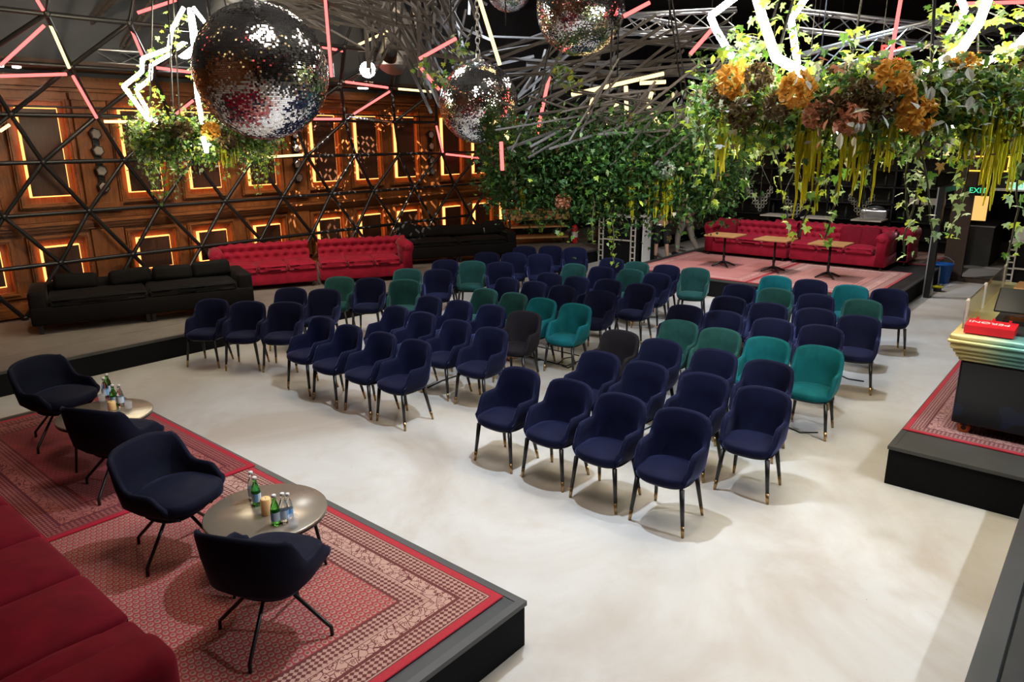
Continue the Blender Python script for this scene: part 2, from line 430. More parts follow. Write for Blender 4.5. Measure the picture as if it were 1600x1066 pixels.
# cornice, frieze, plinth rails
for name, z, hgt, pro in (('cornice', 1.64, .05, .14), ('cornice', 1.69, .05, .19), ('cornice', 1.585, .05, .08), ('frieze_rail', 3.78, .1, .12),
                          ('frieze_rail', 3.70, .05, .07), ('dado_rail', .62, .05, .06), ('plinth', .40, .2, .05), ('picture_rail', 1.86, .04, .05)):
    wpart(MB().box((4.65, WY-pro/2, z), (21.3, pro, hgt)), name, 'wood_h')
PX = [1.62, 2.71, 3.8, 5.26, 6.33, 7.47, 8.92, 10.02, 11.12, 12.58, 13.66, 14.70]
def frame_ring(mb, x0, x1, z0, z1, wd, y0, y1):
    mb.box(((x0+x1)/2, (y0+y1)/2, z1+wd/2), (x1-x0+2*wd, y1-y0, wd)); mb.box(((x0+x1)/2, (y0+y1)/2, z0-wd/2), (x1-x0+2*wd, y1-y0, wd))
    mb.box((x0-wd/2, (y0+y1)/2, (z0+z1)/2), (wd, y1-y0, z1-z0)); mb.box((x1+wd/2, (y0+y1)/2, (z0+z1)/2), (wd, y1-y0, z1-z0))
    return mb
def panel(x, z0, z1):
    x1 = x+.55
    fr = wpart(frame_ring(MB(), x-.10, x1+.10, z0-.10, z1+.10, .07, WY-.075, WY), 'panel_moulding', 'wood_h')
    frame_ring(MB(), x-.13, x1+.13, z0-.13, z1+.13, .02, WY-.10, WY).build('moulding_lip', 'wood_h', fr)
    st = wpart(frame_ring(MB(), x+.038, x1-.038, z0+.038, z1-.038, .04, WY-.075, WY-.005), 'led_strip', 'glow')
    wpart(MB().box(((x+x1)/2, WY-.085, (z0+z1)/2), (.55-.03, .02, z1-z0-.03)), 'panel_board', 'wood_dark')
for x in PX:
    panel(x, 2.10, 3.42); panel(x, .80, 1.34)
for x in (1.15, 4.82, 8.47, 12.12):
    wpart(MB().box((x, WY-.04, 2.75), (.5, .08, 1.75)).box((x, WY-.06, 3.6), (.56, .12, .1)).box((x, WY-.06, 1.9), (.56, .12, .12)), 'pilaster', 'wood')
    wpart(MB().box((x, WY-.03, 1.07), (.5, .06, .95)), 'pilaster', 'wood')
# brass coloured cove above the panelling with small round downlights
cv = struct('trim_1', (4.65, WY-.30, 4.02), (21.4, .75, .10), 'wall_brown')
for px, py in ((44, 92), (77, 93), (624, 132), (639, 132)):
    p = onz(px, py, 3.965); p.y = min(p.y, WY-.1)
    if p.y < WY-.62: p.y = WY-.4
    tag(MB().lathe([(.055, 0), (.055, -.02), (.04, -.025)], 14).build('downlight', 'dot_lamp'), None, 'downlight', 'round downlights under the cove').location = p
for o, l in zip([o for o in col.objects if o.name.startswith('downlight')],
                ('leftmost small round white downlight above the oak wall', 'second small round white downlight from the left above the oak wall',
                 'small round downlight left of a pair between the two disco balls', 'small round downlight right of a pair between the two disco balls')):
    o['label'] = l

# ------------------------------------------------------------------ platforms
def platform(name, label, x0, x1, y0, y1, z, top, rim=None, side='black_cloth', modules=1):
    t = thing(name, label, 'platform', ((x0+x1)/2, (y0+y1)/2, 0))
    a, b = (x1-x0)/2, (y1-y0)/2
    MB().box((0, 0, (z-.03)/2), (2*a-.02, 2*b-.02, z-.03)).build('skirt', side, t)
    n = modules; L = 2*b/n
    for i in range(n):
        MB().box((0, -b+L*(i+.5), z-.015), (2*a-.06, L-.012, .026)).build('deck_board', top, t)
    if rim:
        m = MB(); w_ = .05
        for s in (-1, 1):
            m.box((s*(a-w_/2), 0, z-.013), (w_, 2*b, .03)); m.box((0, s*(b-w_/2), z-.013), (2*a-2*w_, w_, .03))
        m.build('edge_trim', rim, t)
    return t
platform('sofa_platform', 'long low platform carrying the sofas along the oak wall', -2, 24, 9.85, 12.72, .30, 'plat_top', 'deck_grey', modules=4)
platform('speaker_stage', 'low dark stage with rugs, four swivel chairs and two round tables', -1.2, 2.84, 2.31, 8.12, .30, 'deck', 'deck_grey', modules=3)
platform('lounge_platform', 'low black platform under the long red tufted sofa and three bistro tables', 12.75, 19.0, 2.78, 7.9, .33, 'deck', 'deck_grey', modules=2)
platform('counter_platform', 'black draped platform carrying the rolling bar counter at the right', 6.45, 11.4, -2.0, 1.25, .35, 'deck_grey', 'deck_grey', modules=2)
t = thing('step_ledge', 'dark wooden step ledge running along the bottom right edge', 'ledge', (3.9, -1.0, 0))
MB().box((0, 0, .24), (4.9, 2.42, .48)).build('riser', 'deck', t)
MB().box((0, 1.16, .49), (4.92, .11, .03)).build('edge_board', 'deck_grey', t)
MB().box((0, .12, .485), (4.9, 1.94, .02)).build('tread_board', 'deck', t)

# ------------------------------------------------------------------ rugs
def rug(name, label, x0, x1, y0, y1, z, **k):
    sx, sy = x1-x0, y1-y0
    o = MB().rbox((0, 0, 0), (sx, sy, .012), .004, 1).build(name, rug_mat(name+'_weave', sx, sy, **k), label=label, cat='rug', group='patterned red rugs')
    o.location = ((x0+x1)/2, (y0+y1)/2, z+.0062); return o
CR, RD, DK = (.46, .29, .23), (.30, .014, .026), (.075, .016, .016)
rug('patterned_rug', 'pinkish rug with cream scroll border at the near end of the stage', .75, 2.78, 2.44, 5.9, .30, field=RD, ground=(.42, .13, .11), motif=CR, dark=DK, border=.44, cell=.046)
rug('patterned_rug', 'worn dark red rug under the far two swivel chairs on the stage', 1.22, 2.80, 5.17, 7.95, .3125, field=(.24, .008, .022), ground=(.20, .006, .020), motif=(.34, .11, .09), dark=(.09, .012, .02), border=.40, cell=.045)
rug('patterned_rug', 'rose pink rug left of the red seam in front of the long red sofa', 12.85, 15.75, 5.22, 7.7, .33, field=(.34, .05, .06), ground=(.55, .25, .23), motif=(.60, .32, .29), dark=(.22, .04, .05), border=.30, cell=.07)
rug('patterned_rug', 'rose pink rug with striped border right of the red seam', 12.85, 15.75, 3.05, 5.20, .33, field=(.36, .07, .07), ground=(.58, .32, .28), motif=(.62, .38, .34), dark=(.17, .04, .05), border=.42, cell=.07)
rug('patterned_rug', 'dim striped rug behind the red sofas by the black post', 16.95, 18.9, 2.95, 5.4, .33, field=(.2, .03, .04), ground=(.3, .15, .12), motif=(.5, .35, .28), dark=(.08, .02, .02), border=.5)
rug('patterned_rug', 'dark crimson rug under the rolling bar counter', 6.92, 10.8, -1.4, 1.24, .35, field=(.16, .010, .025), ground=(.26, .09, .10), motif=(.38, .22, .21), dark=(.09, .015, .025), border=.36)

# ------------------------------------------------------------------ partition with doorway at the right, black post and far shelving
XP = 17.45
zl = onx(1550, 297, XP).z
part = thing('partition_wall', 'black partition wall with a brown column beside the exit doorway', 'partition', (XP, 0, 0))
MB().box((0, -1.0, 1.9), (.12, 4.9, 3.8)).box((0, 2.0, (zl+3.8)/2), (.12, 1.1, 3.8-zl)).build('panel', 'wall_black', part)
MB().box((-.03, 2.64, 1.5), (.10, .36, 3.0)).build('column', 'wall_brown', part)
MB().box((-.07, 1.98, zl+.02), (.03, 1.12, .05)).box((-.07, 1.45, zl/2), (.03, .05, zl)).build('door_trim', 'steel', part)
post = thing('black_post', 'slim black post with its edge light put in as a grey strip at the corner of the lounge platform', 'post', (15.2, 2.66, 0))
pz = onx(1456, 292, 15.2).z
MB().box((0, 0, pz/2), (.14, .12, pz)).build('shaft', 'black_metal', post)
MB().box((-.075, .05, pz/2), (.012, .02, pz)).build('painted_edge_light', 'steel', post)  # pale strip standing for light caught along the post edge
MB().box((1.0, 0, pz-.05), (2.0, .1, .1)).build('top_rail', 'black_metal', post)
# passage behind the doorway
bx = thing('passage_cabinet', 'grey low cabinet seen through the exit doorway', 'cabinet', (20.6, 2.55, 0))
MB().rbox((0, 0, .45), (1.6, .5, .9), .01, 1).build('body', 'deck_grey', bx); MB().rbox((0, 0, .92), (1.64, .54, .04), .008, 1).build('top', 'steel', bx)
for i, (x, y, l) in enumerate(((22.3, 1.9, 'pale floor strip further back in the exit passage'), (19.7, 1.75, 'pale floor strip nearer in the exit passage'))):
    MB().rbox((0, 0, .006), (.22, 1.2, .01), .003, 1).build('floor_strip', 'white', label=l, cat='floor strip').location = (x, y, 0)
tr = struct('trim_2', (XP, 1.98, .04), (.2, 1.05, .08), 'wall_brown')
LB = thing('light_box', 'amber glowing picture panel hanging in the exit doorway', 'light box', onx(1522, 325, XP+.35))
MB().rbox((0, 0, 0), (.06, .52, .55), .01, 1).build('frame', 'black_metal', LB)
MB().rbox((-.035, 0, 0), (.01, .48, .50), .003, 1).build('face', emit('amber_face', (1.0, .55, .16), 1.1), LB)
MB().tube((0, -.2, .27), (0, -.2, 6.6-LB.location.z), .006).tube((0, .2, .27), (0, .2, 6.6-LB.location.z), .006).build('hanger', 'black_metal', LB)
M['exit_green'] = emit('exit_green', (.05, .75, .35), 1.4); M['sign_pale'] = emit('sign_pale', (.75, 1.0, .85), .9); M['neon_amber'] = emit('neon_amber', (1.0, .5, .06), 2.0)
M['neon_red'] = emit('neon_red', (1.0, .06, .05), 4); M['neon_blue'] = emit('neon_blue', (.2, .35, 1.0), 3)
FACE = Matrix(((0, 0, -1, 0), (-1, 0, 0, 0), (0, 1, 0, 0), (0, 0, 0, 1)))   # a text facing -X
def mat_at(p): return Matrix.Translation(p) @ FACE
e1 = thing('exit_sign', 'green EXIT lettering above the doorway behind the hanging ivy', 'sign', onx(1528, 298, XP-.09))
MB().rbox((.01, 0, 0), (.02, .42, .16), .004, 1).build('plate', 'black_metal', e1); text('lettering', 'EXIT', .15, 'exit_green', e1, matrix=mat_at((-.006, 0, 0)))
e2 = thing('exit_sign', 'pale backlit EXIT sign at the right picture edge', 'sign', onx(1594, 291, XP-.09))
MB().rbox((.01, 0, 0), (.03, .42, .14), .004, 1).build('plate', 'sign_pale', e2); text('lettering', 'EXIT', .12, 'exit_green', e2, matrix=mat_at((-.012, 0, 0)))
gs = thing('letter_sign', 'amber framed sign ending in the letter G', 'sign', onx(1545, 256, XP-.09))
frame_y = MB()
for s in (-1, 1):
    frame_y.box((0, s*.33, 0), (.02, .025, .30)); frame_y.box((0, 0, s*.14), (.02, .66, .025))
frame_y.build('neon_frame', 'neon_amber', gs); text('lettering', 'G', .24, 'neon_amber', gs, matrix=mat_at((-.01, -.2, 0)))
MB().box((.03, 0, 0), (.02, .7, .32)).build('plate', 'wall_black', gs)
nb = thing('neon_sign', 'small red neon lettering above the right hanging planter', 'sign', atd(1391, 97, 17))
text('lettering', 'Red\nBull', .32, 'neon_red', nb, matrix=mat_at((0, 0, .1)), extrude=.003, outline=.012)
MB().box((0, .0, -.42), (.02, .5, .03)).build('underline', 'neon_blue', nb)
MB().tube((0, -.3, .35), (0, -.3, 6.6-nb.location.z), .008).tube((0, .3, .35), (0, .3, 6.6-nb.location.z), .008).build('hanger', 'black_metal', nb)
# back bar shelving behind the lounge
bb = thing('back_bar', 'black back bar shelving behind the red sofas', 'shelving', (19.6, 5.9, 0))
MB().box((.28, 0, 1.5), (.04, 6.0, 3.0)).build('back_panel', 'wall_black', bb)
for z in (.55, .95, 1.35, 1.75, 2.15, 2.55): MB().box((0, 0, z), (.5, 6.0, .035)).build('shelf', 'black_metal', bb)
for k in range(5): MB().box((0, -3+1.5*k, 1.5), (.5, .04, 3.0)).build('upright', 'black_metal', bb)
MB().box((-.32, 0, 2.72), (.12, 6.2, .14)).build('header', 'deck_grey', bb)
bot = MB().lathe([(.036, 0), (.038, .02), (.038, .17), (.016, .23), (.014, .29), (.017, .292), (.017, .30)], 10).mesh('bottle', 'green_glass', True)
M['dark_glass'] = plain('dark_bottle', (.02, .03, .02), .12, spec=.6)
bot.materials[0] = M['dark_glass']
k = 0
ON = ['first', 'second', 'third', 'fourth', 'fifth', 'sixth', 'seventh', 'eighth', 'ninth', 'tenth', 'eleventh', 'twelfth']
for z, sn in ((.97, 'lower'), (1.37, 'middle'), (1.77, 'upper')):
    for j in range(12):
        y = -2.7+j*.46+rnd.uniform(-.1, .1)
        o = put('bottle', bot, None, (19.5, 5.9+y, z)); k += 1
        tag(o, 'dark glass bottle, %s from the right on the %s back bar shelf' % (ON[j], sn), 'bottle', 'bottles on the back bar')
cm = thing('coffee_machine', 'silver domed coffee machine on the back bar shelf', 'coffee machine', (19.35, 4.75, .97))
MB().rbox((0, 0, .14), (.34, .6, .22), .03, 2).build('body', 'steel', cm); MB().lathe([(.2, 0), (.19, .04), (.12, .075), (.02, .09)], 18, (0, 0, .25)).build('dome', 'steel', cm, True)
MB().box((-.2, 0, .05), (.1, .5, .03)).build('drip_tray', 'black_metal', cm)
for y, w_, l in ((3.55, .55, 'pale rectangular menu card on the back bar above the red sofa end'), (3.9, .25, 'small pale card on the back bar left of the menu card')):
    c = thing('menu_card', l, 'card', (19.3, y, 1.37)); MB().rbox((0, 0, .09), (.015, w_, .16), .004, 1).build('sheet', 'offwhite', c); MB().box((.03, 0, .01), (.08, w_*.8, .02)).build('foot', 'black_metal', c)

# ------------------------------------------------------------------ velvet chairs
def ss(a, b, x):
    t = max(0, min(1, (x-a)/(b-a))); return t*t*(3-2*t)
def shell_mesh(name, mat, w, xb, xf, zb, zback, zarm, zfront, th, lean, flare, shoulder=(.30, .52), nose=(.80, 1.0), taper=.05, n=2.7):
    """one bent shell: back and both arms; local front is -X"""
    N = 40; pts = []
    for i in range(N+1):
        t = -1+2*i/N; a = abs(t); s = 1 if t >= 0 else -1
        if a < .62:                                # back curve
            th_ = (a/.62)*math.pi/2
            x = (xb-.02)*abs(math.cos(th_))**(2/n)+.02; y = w*abs(math.sin(th_))**(2/n)*s
        else:
            k = (a-.62)/.38; x = .02+(xf-.02)*k; y = s*(w-.015*k)
        pts.append((x, y, a))
    rings = []
    for i, (x, y, a) in enumerate(pts):
        p0, p1 = pts[max(0, i-1)], pts[min(N, i+1)]
        dx, dy = p1[0]-p0[0], p1[1]-p0[1]; l = math.hypot(dx, dy) or 1
        nx, ny = dy/l, -dx/l
        if nx*(x) + ny*y < 0: nx, ny = -nx, -ny
        zt = zback-.03*(a/.3)**2*(a < .3) - (.03 if a >= .3 else 0)
        zt = zt + (zarm-zt)*ss(*shoulder, a); zt = zt+(zfront-zt)*ss(*nose, a)
        back = 1-ss(.35, .6, a)
        def P_(off, z):
            k = max(0, (z-zb)/(zback-zb)); L = (lean*back+flare*(1-back))*k - taper*(1-min(1, (z-zb)/.14))**2
            return (x+nx*(off+L), y+ny*(off+L), z)
        zi = zb+.03
        zs = [zb, zb+.04, zb+.10, (zb+zt)/2+.04, zt-.025]
        zs = [min(z, zt-.012) for z in zs]
        ring = [P_(0, z) for z in zs]+[P_(-.008, zt-.006), P_(-th/2, zt), P_(-th+.008, zt-.006)]+[P_(-th, max(z, zi)) for z in reversed(zs)]
        rings.append(ring)
    return MB().loft(rings).mesh(name, mat, True)
def outline(w, xb, xf, n=2.8, m=32):
    cx, a = (xb+xf)/2, (xb-xf)/2; o = []
    for i in range(m):
        t = 2*math.pi*i/m; c, s = math.cos(t), math.sin(t)
        e = n if c < 0 else 2.4
        o.append((cx+a*math.copysign(abs(c)**(2/e), c), w*math.copysign(abs(s)**(2/e), s)))
    return o, cx
def cushion_mesh(name, mat, w, xb, xf, z0, z1, crown=.012):
    o, cx = outline(w, xb, xf); L = []
    for k, z in ((.93, z0), (.99, z0+.012), (1, (z0+z1)/2), (.985, z1-.012), (.93, z1), (.6, z1+crown), (.25, z1+crown*1.2)):
        L.append([(cx+(x-cx)*k, y*k, z) for x, y in o])
    return MB().loft(L).mesh(name, mat, True)
LEG = MB().tube((0, 0, 0), (0, 0, -.31), .020, .0145, 12).mesh('leg', 'leg', True)
TIP = MB().tube((0, 0, -.30), (0, 0, -.40), .0155, .0115, 12).mesh('brass_tip', 'brass', True)
def make_chair(mat, cname):
    t = thing('velvet_chair', 'x', 'chair')
    put('backrest', shell_mesh('backrest_'+cname, mat, .248, .225, -.20, .375, .845, .635, .47, .045, .05, .010), t)
    put('seat', cushion_mesh('seat_'+cname, mat, .222, .165, -.275, .395, .465), t)
    put('seat_base', cushion_mesh('seat_base_'+cname, 'leg', .21, .13, -.24, .368, .397, 0), t)
    for x0, y0, x1, y1 in ((-.19, -.185, -.215, -.225), (-.19, .185, -.215, .225), (.12, -.165, .20, -.205), (.12, .165, .20, .205)):
        d = Vector((x1-x0, y1-y0, -.375)); q = Vector((0, 0, -1)).rotation_difference(d).to_euler()
        k = d.length/.40
        l = put('leg', LEG, t, (x0, y0, .375), q, (1, 1, k)); put('brass_tip', TIP, l)
    return t
PROTO = {}
CN = {'N': ('navy', 'navy'), 'K': ('navy', 'navy'), 'B': ('char', 'charcoal black'), 'T': ('teal', 'bright teal'), 'G': ('green', 'bottle green')}
QUEUE = []
def chair(px, py, c, yaw, label, group):
    p = onz(px, py, .845); a = R_(yaw)
    QUEUE.append([p.x-.185*math.cos(a), p.y-.185*math.sin(a), a, c, label, group])
def place_chairs():
    for _ in range(60):                            # neighbours stand at least 0.52 m apart
        for i in range(len(QUEUE)):
            for j in range(i):
                A, B = QUEUE[i], QUEUE[j]; dx, dy = A[0]-B[0], A[1]-B[1]; d = math.hypot(dx, dy)
                if d < .525: k = (.525-d)/d*.25; A[0] += dx*k; A[1] += dy*k; B[0] -= dx*k; B[1] -= dy*k
    for x, y, a, c, label, group in QUEUE:
        mat, cname = CN[c]; label = label.replace('{c}', cname)
        if mat not in PROTO:
            r = PROTO[mat] = make_chair(mat, cname.replace(' ', '_')); r.location = (x, y, 0); r.rotation_euler = (0, 0, a); r['label'] = label; r['group'] = group
        else: dup(PROTO[mat], (x, y, 0), a, label, group)
ORD = ['first', 'second', 'third', 'fourth', 'fifth', 'sixth', 'seventh', 'eighth']
LEFTB = [  # rows from the stage outwards; seats from the aisle side (right) to the far side
 [(649.4,533,'N',0),(597,521.2,'N',0),(544.7,509.4,'N',0),(502.5,496.8,'N',0)],
 [(768.3,513.5,'N',2),(713.4,501.4,'N',0),(660.5,489.2,'N',0),(619,479.5,'N',0)],
 [(819.8,487.3,'B',10),(765.8,477.2,'N',0),(718.5,470.5,'N',0),(673.8,463.8,'N',0)],
 [(899.9,475.7,'T',4),(846,466.6,'T',0),(803.8,458.6,'G',0),(759.9,451.9,'G',0)],
 [(940.4,455.1,'N',6),(878.9,446.8,'N',0),(833.3,440,'N',0),(797,435,'N',0)],
 [(1001.2,443.8,'N',6),(946.3,436.6,'N',2),(903.2,432.7,'N',0),(861.9,427.3,'N',4)],
 [(1026.9,427.1,'N',4),(983.4,420.9,'G',2),(941.2,417.1,'N',2),(900.7,412.9,'G',4)],
 [(1086.8,419,'G',18),(1042,414.5,'N',8),(995.3,409.5,'G',5),(956.4,403.6,'N',8)]]
RIGHTB = [
 [(812.8,577.1,'N',0),(891.2,596.1,'N',0),(971.7,618.8,'N',0),(1068.1,642.8,'N',3)],
 [(937.9,551.2,'N',0),(1010.5,567.9,'N',0),(1103,586.1,'N',0),(1194.2,607.9,'N',4)],
 [(970,517.7,'B',2),(1034.2,531.7,'N',2),(1118.2,547.8,'N',2),(1202.6,565.8,'N',3)],
 [(1062.5,501.7,'G',4),(1126.6,514.4,'G',5),(1200.9,528.7,'T',5),(1281.6,542.2,'T',5)],
 [(1074.3,478.2,'N',4),(1130,486.7,'N',5),(1209.4,499,'N',6),(1285,509.5,'N',6)],
 [(1140.1,463.9,'N',5),(1202.6,474,'N',6),(1276.5,482.8,'N',8),(1344,493.8,'N',12)],
 [(1157,445,'N',5),(1213.6,451.2,'G',7),(1276.5,460.2,'N',8),(1349,468.6,'G',10)],
 [(1214,431.8,'T',8),(1267.2,437.4,'N',8),(1330.5,446.2,'T',10),(1390.5,452.1,'N',22)]]
for blk, nm in ((LEFTB, 'left'), (RIGHTB, 'right')):
    for i, row in enumerate(blk):
        for j, (x, y, c, yw) in enumerate(row):
            chair(x, y, c, yw, '{c} velvet chair, %s seat from the aisle in %s row of %s block' % (ORD[j], ORD[i], nm), 'velvet chairs of the %s block' % nm)
SIDE = [(330.8,468,'N',33,'{c} velvet chair nearest the left black sofa, leftmost of the audience'),
 (386.5,471.5,'N',40,'{c} velvet chair second from the left beside the left black sofa'),
 (445.6,472.8,'N',38,'{c} velvet chair third from the left in front of the red sofa end'),
 (457.4,450.4,'N',36,'{c} velvet chair half hidden behind the third chair from the left'),
 (502.5,452,'N',36,'{c} velvet chair below the left half of the long red sofa'),
 (532,433,'G',34,'{c} velvet chair in front of the joint between the red sofa halves'),
 (576.8,434.7,'N',36,'{c} velvet chair between two green chairs below the red sofa'),
 (631.6,437.3,'G',40,'{c} velvet chair, nearer of two green chairs at the red sofa right end'),
 (637.5,420.4,'G',38,'{c} velvet chair, farther of two green chairs at the red sofa right end'),
 (683,421.2,'N',40,'{c} velvet chair just right of the two green chairs by the red sofa'),
 (701.6,406.3,'N',36,'{c} velvet chair behind the gap before the far black sofa'),
 (735.4,408,'G',36,'{c} velvet chair alone among navy ones before the far black sofa'),
 (777.6,409.7,'N',40,'{c} velvet chair right of the lone green chair before the far sofa'),
 (763.3,394.5,'N',38,'{c} velvet chair closest to the far black sofa front'),
 (803,395.3,'N',40,'{c} velvet chair below the right end of the far black sofa'),
 (840,397,'N',42,'{c} velvet chair in front of the three farthest chairs of the left side'),
 (825,384.9,'N',40,'{c} velvet chair, left one of the three farthest on the left side'),
 (859.5,384.9,'N',40,'{c} velvet chair, middle one of the three farthest on the left side'),
 (893,386.7,'N',40,'{c} velvet chair, right one of the three farthest on the left side')]
for x, y, c, yw, l in SIDE: chair(x, y, c, yw, l, 'velvet chairs along the sofa platform')
place_chairs()

# ------------------------------------------------------------------ swivel chairs on the stage
def make_swivel():
    t = thing('swivel_chair', 'x', 'chair', group='swivel chairs on the stage')
    put('backrest', shell_mesh('tub_shell', 'ink', .275, .255, -.19, .30, .745, .525, .455, .04, .05, .03, shoulder=(.34, .60), nose=(.82, 1.0), taper=.13), t)
    put('seat', cushion_mesh('tub_seat', 'ink', .25, .20, -.29, .37, .45, .015), t)
    put('underside', cushion_mesh('tub_under', 'ink', .19, .16, -.19, .295, .38, 0), t)
    MB().tube((0, 0, .27), (0, 0, .31), .06, .06, 16).build('hub', 'black_metal', t, True)
    for k in range(4):
        a = R_(8+90*k); c, s = math.cos(a), math.sin(a)
        MB().path([(.04*c, .04*s, .285), (.10*c, .10*s, .27), (.30*c, .30*s, .065), (.315*c, .315*s, .05), (.318*c, .318*s, .0)], .011, 8).build('leg', 'black_metal', t, True)
    return t
SW = make_swivel()
SWL = [(1.735, 3.185, 27, 'dark blue swivel chair seen from behind, nearest the near stage corner'),
       (1.80, 4.41, -70, 'dark blue swivel chair facing right beside the near round table'),
       (1.95, 5.62, 27, 'dark blue swivel chair seen from behind near the far round table'),
       (2.00, 6.98, -68, 'dark blue swivel chair farthest left, facing the far round table')]
for i, (x, y, fa, l) in enumerate(SWL):
    rz = R_(fa-180)
    if i == 0: SW.location = (x, y, .313); SW.rotation_euler = (0, 0, rz); SW['label'] = l
    else: dup(SW, (x, y, .313 if i < 2 else .325), rz, l)
SW.location.z = .313

# ------------------------------------------------------------------ sofas
def tufted(mb, L, prof, xs0, cols, dent=.03, rows_at=(), mi=0, axis='x'):
    """grid over length x profile; prof = list of (y, z, ny, nz, s) ; dents in a diamond lattice"""
    nx = cols*6; rings = []
    for i in range(nx+1):
        u = i/nx*cols; x = xs0+L*i/nx; ring = []
        for (y, z, ny, nz, s) in prof:
            dd = 0
            if s is not None:
                best = 9
                for r in range(int(math.floor(s)), int(math.floor(s))+2):
                    off = .5*(r % 2); uu = (u-off); du = uu-round(uu)
                    best = min(best, math.hypot(du*1.0, (s-r)*1.0))
                dd = -dent*math.exp(-(best/.20)**2)+dent*.35*(1-math.exp(-(best/.45)**2))
            ring.append((x, y+ny*dd, z+nz*dd))
        rings.append(ring)
    return mb.loft(rings, False, False, mi)
def roll_profile(y_front, z_seat, z_top, rad, yb, rows, tuft=True):
    """front face rising, leaning back, then rolling over the top and down behind"""
    pts = []; n1 = 12
    yc = y_front+.10+rad*.4; zc = z_top-rad
    for i in range(n1):
        k = i/(n1-1); y = y_front+.08*k; z = z_seat+(zc-z_seat)*k; pts.append((y, z, -1, .1))
    for i in range(1, 13):
        a = math.pi-i/12*math.pi*1.25; pts.append((yc+.0+rad*math.cos(a)*1.05+.02, zc+rad*math.sin(a), math.cos(a), math.sin(a)))
    pts += [(yb, zc-.12, 1, 0), (yb, .10, 1, 0)]
    out = []; m = n1+9
    for i, p in enumerate(pts):
        s = rows*i/m if (tuft and i <= m) else None
        out.append((*p, s))
    return out
def chesterfield(name, label, mat, L, loc, rz, n_cush, arms=(True, True), group=None, D=.92, tuft=True, H_=.78, foot=.09):
    """local: length along X, front towards -Y, origin at the middle of the front edge on the floor"""
    t = thing(name, label, 'sofa', loc, rz, group)
    aw = .26
    x0 = -L/2+(aw if arms[0] else .02); x1 = L/2-(aw if arms[1] else .02)
    MB().rbox((0, D/2, foot+.11), (L-.04, D-.06, .22), .02, 2).build('base', mat, t, True)
    cw = (x1-x0)/n_cush
    for i in range(n_cush):
        MB().rbox((x0+cw*(i+.5), .31, foot+.29), (cw-.008, .62, .16), .045, 3, puff=.03).build('seat_cushion', mat, t, True)
    yb = D-.03
    b = MB(); cols = max(3, int(round((x1-x0)/.17)))
    tufted(b, L-.10, roll_profile(.56, foot+.30, H_, .115, yb, 4, tuft), -L/2+.05, int(round((L-.1)/.17)), .055 if tuft else 0)
    b.build('backrest', mat, t, True, True)
    MB().box((0, .78, (foot+.05+H_-.2)/2), (L-.12, .22, H_-.2-foot)).build('back_frame', mat, t)
    for s, on in zip((-1, 1), arms):
        if not on: continue
        xc = s*(L/2-.12); ztop = H_-.02; r = .125
        ring0 = []
        for i in range(15):
            a = -.35*math.pi+i/14*math.pi*1.5; ring0.append((math.cos(a)*r*s, math.sin(a)*r))
        poly = [(-.095*s, foot+.02)]+[(-.095*s, ztop-r-.12)]+[(-.10*s-.0, ztop-r)]+[(math.cos(a)*r*s, ztop-r+math.sin(a)*r) for a in [math.pi-i/10*math.pi*1.2 for i in range(11)]]+[(.085*s, ztop-2*r-.03), (.085*s, foot+.02)]
        rings = [[(xc+x, y, z) for x, z in poly] for y in (.0, .02, D*.5, D-.05)]
        rings = [[(xc+x*.92, .004, z) for x, z in poly]]+rings[1:]
        ar = MB().loft(rings).build('armrest', mat, t, True, True)
        MB().lathe([(.055, 0), (.05, .01), (.02, .014)], 14).build('arm_rosette', mat, ar, True).matrix_local = Matrix.Translation((xc+.01*s, -.0, ztop-r)) @ Matrix.Rotation(R_(90), 4, 'X')
    for sx in (-1, 1):
        for y in (.08, D-.1): MB().tube((sx*(L/2-.10), y, foot+.01), (sx*(L/2-.10), y, 0), .028, .020, 10).build('foot', 'leg', t, True)
    return t
J = Vector((7.80, 11.32))
def sofa_from(joint, ang, L, side):
    d = Vector((math.cos(R_(ang)), math.sin(R_(ang)))); m = joint+d*(L/2*side); return (m.x, m.y, .30), R_(ang)
lc, a = sofa_from(J, -25, 1.86, -1)
chesterfield('chesterfield_sofa', 'left half of the long red tufted sofa on the wall platform', 'red', 1.84, lc, a, 3, (True, False), 'long red sofa by the oak wall')
lc, a = sofa_from(J, -31, 1.80, 1)
chesterfield('chesterfield_sofa', 'right half of the long red tufted sofa on the wall platform', 'red', 1.79, lc, a, 3, (False, True), 'long red sofa by the oak wall')
# two back to back sofas on the lounge platform, front towards -X
def lounge(y0, y1, x, ang, nm, n, arms): return chesterfield('chesterfield_sofa', nm, 'red', abs(y1-y0), (x, (y0+y1)/2, .33), R_(ang), n, arms, 'red sofas on the lounge platform')
lounge(7.38, 5.45, 15.50, -90, 'left half of the red tufted sofa behind the bistro tables', 3, (True, False))
lounge(5.43, 3.50, 15.50, -90, 'right half of the red tufted sofa behind the bistro tables', 3, (False, True))
lounge(3.30, 6.2, 17.38, 90, 'second red sofa standing back to back behind the bistro table sofa', 4, (True, True))
for i, (y, l) in enumerate(((7.0, 'dark red cushion at the left end of the bistro table sofa'), (3.98, 'dark red cushion in the right corner of the bistro table sofa'), (4.3, 'dark red cushion second from the right end of the bistro table sofa'))):
    o = MB().rbox((0, 0, 0), (.14, .46, .40), .06, 4).build('cushion', 'maroon', smooth=True, label=l, cat='cushion', group='dark red cushions'); o.location = (15.93, y, .33+.62); o.rotation_euler = (0, R_(14), R_(rnd.uniform(-8, 8)))
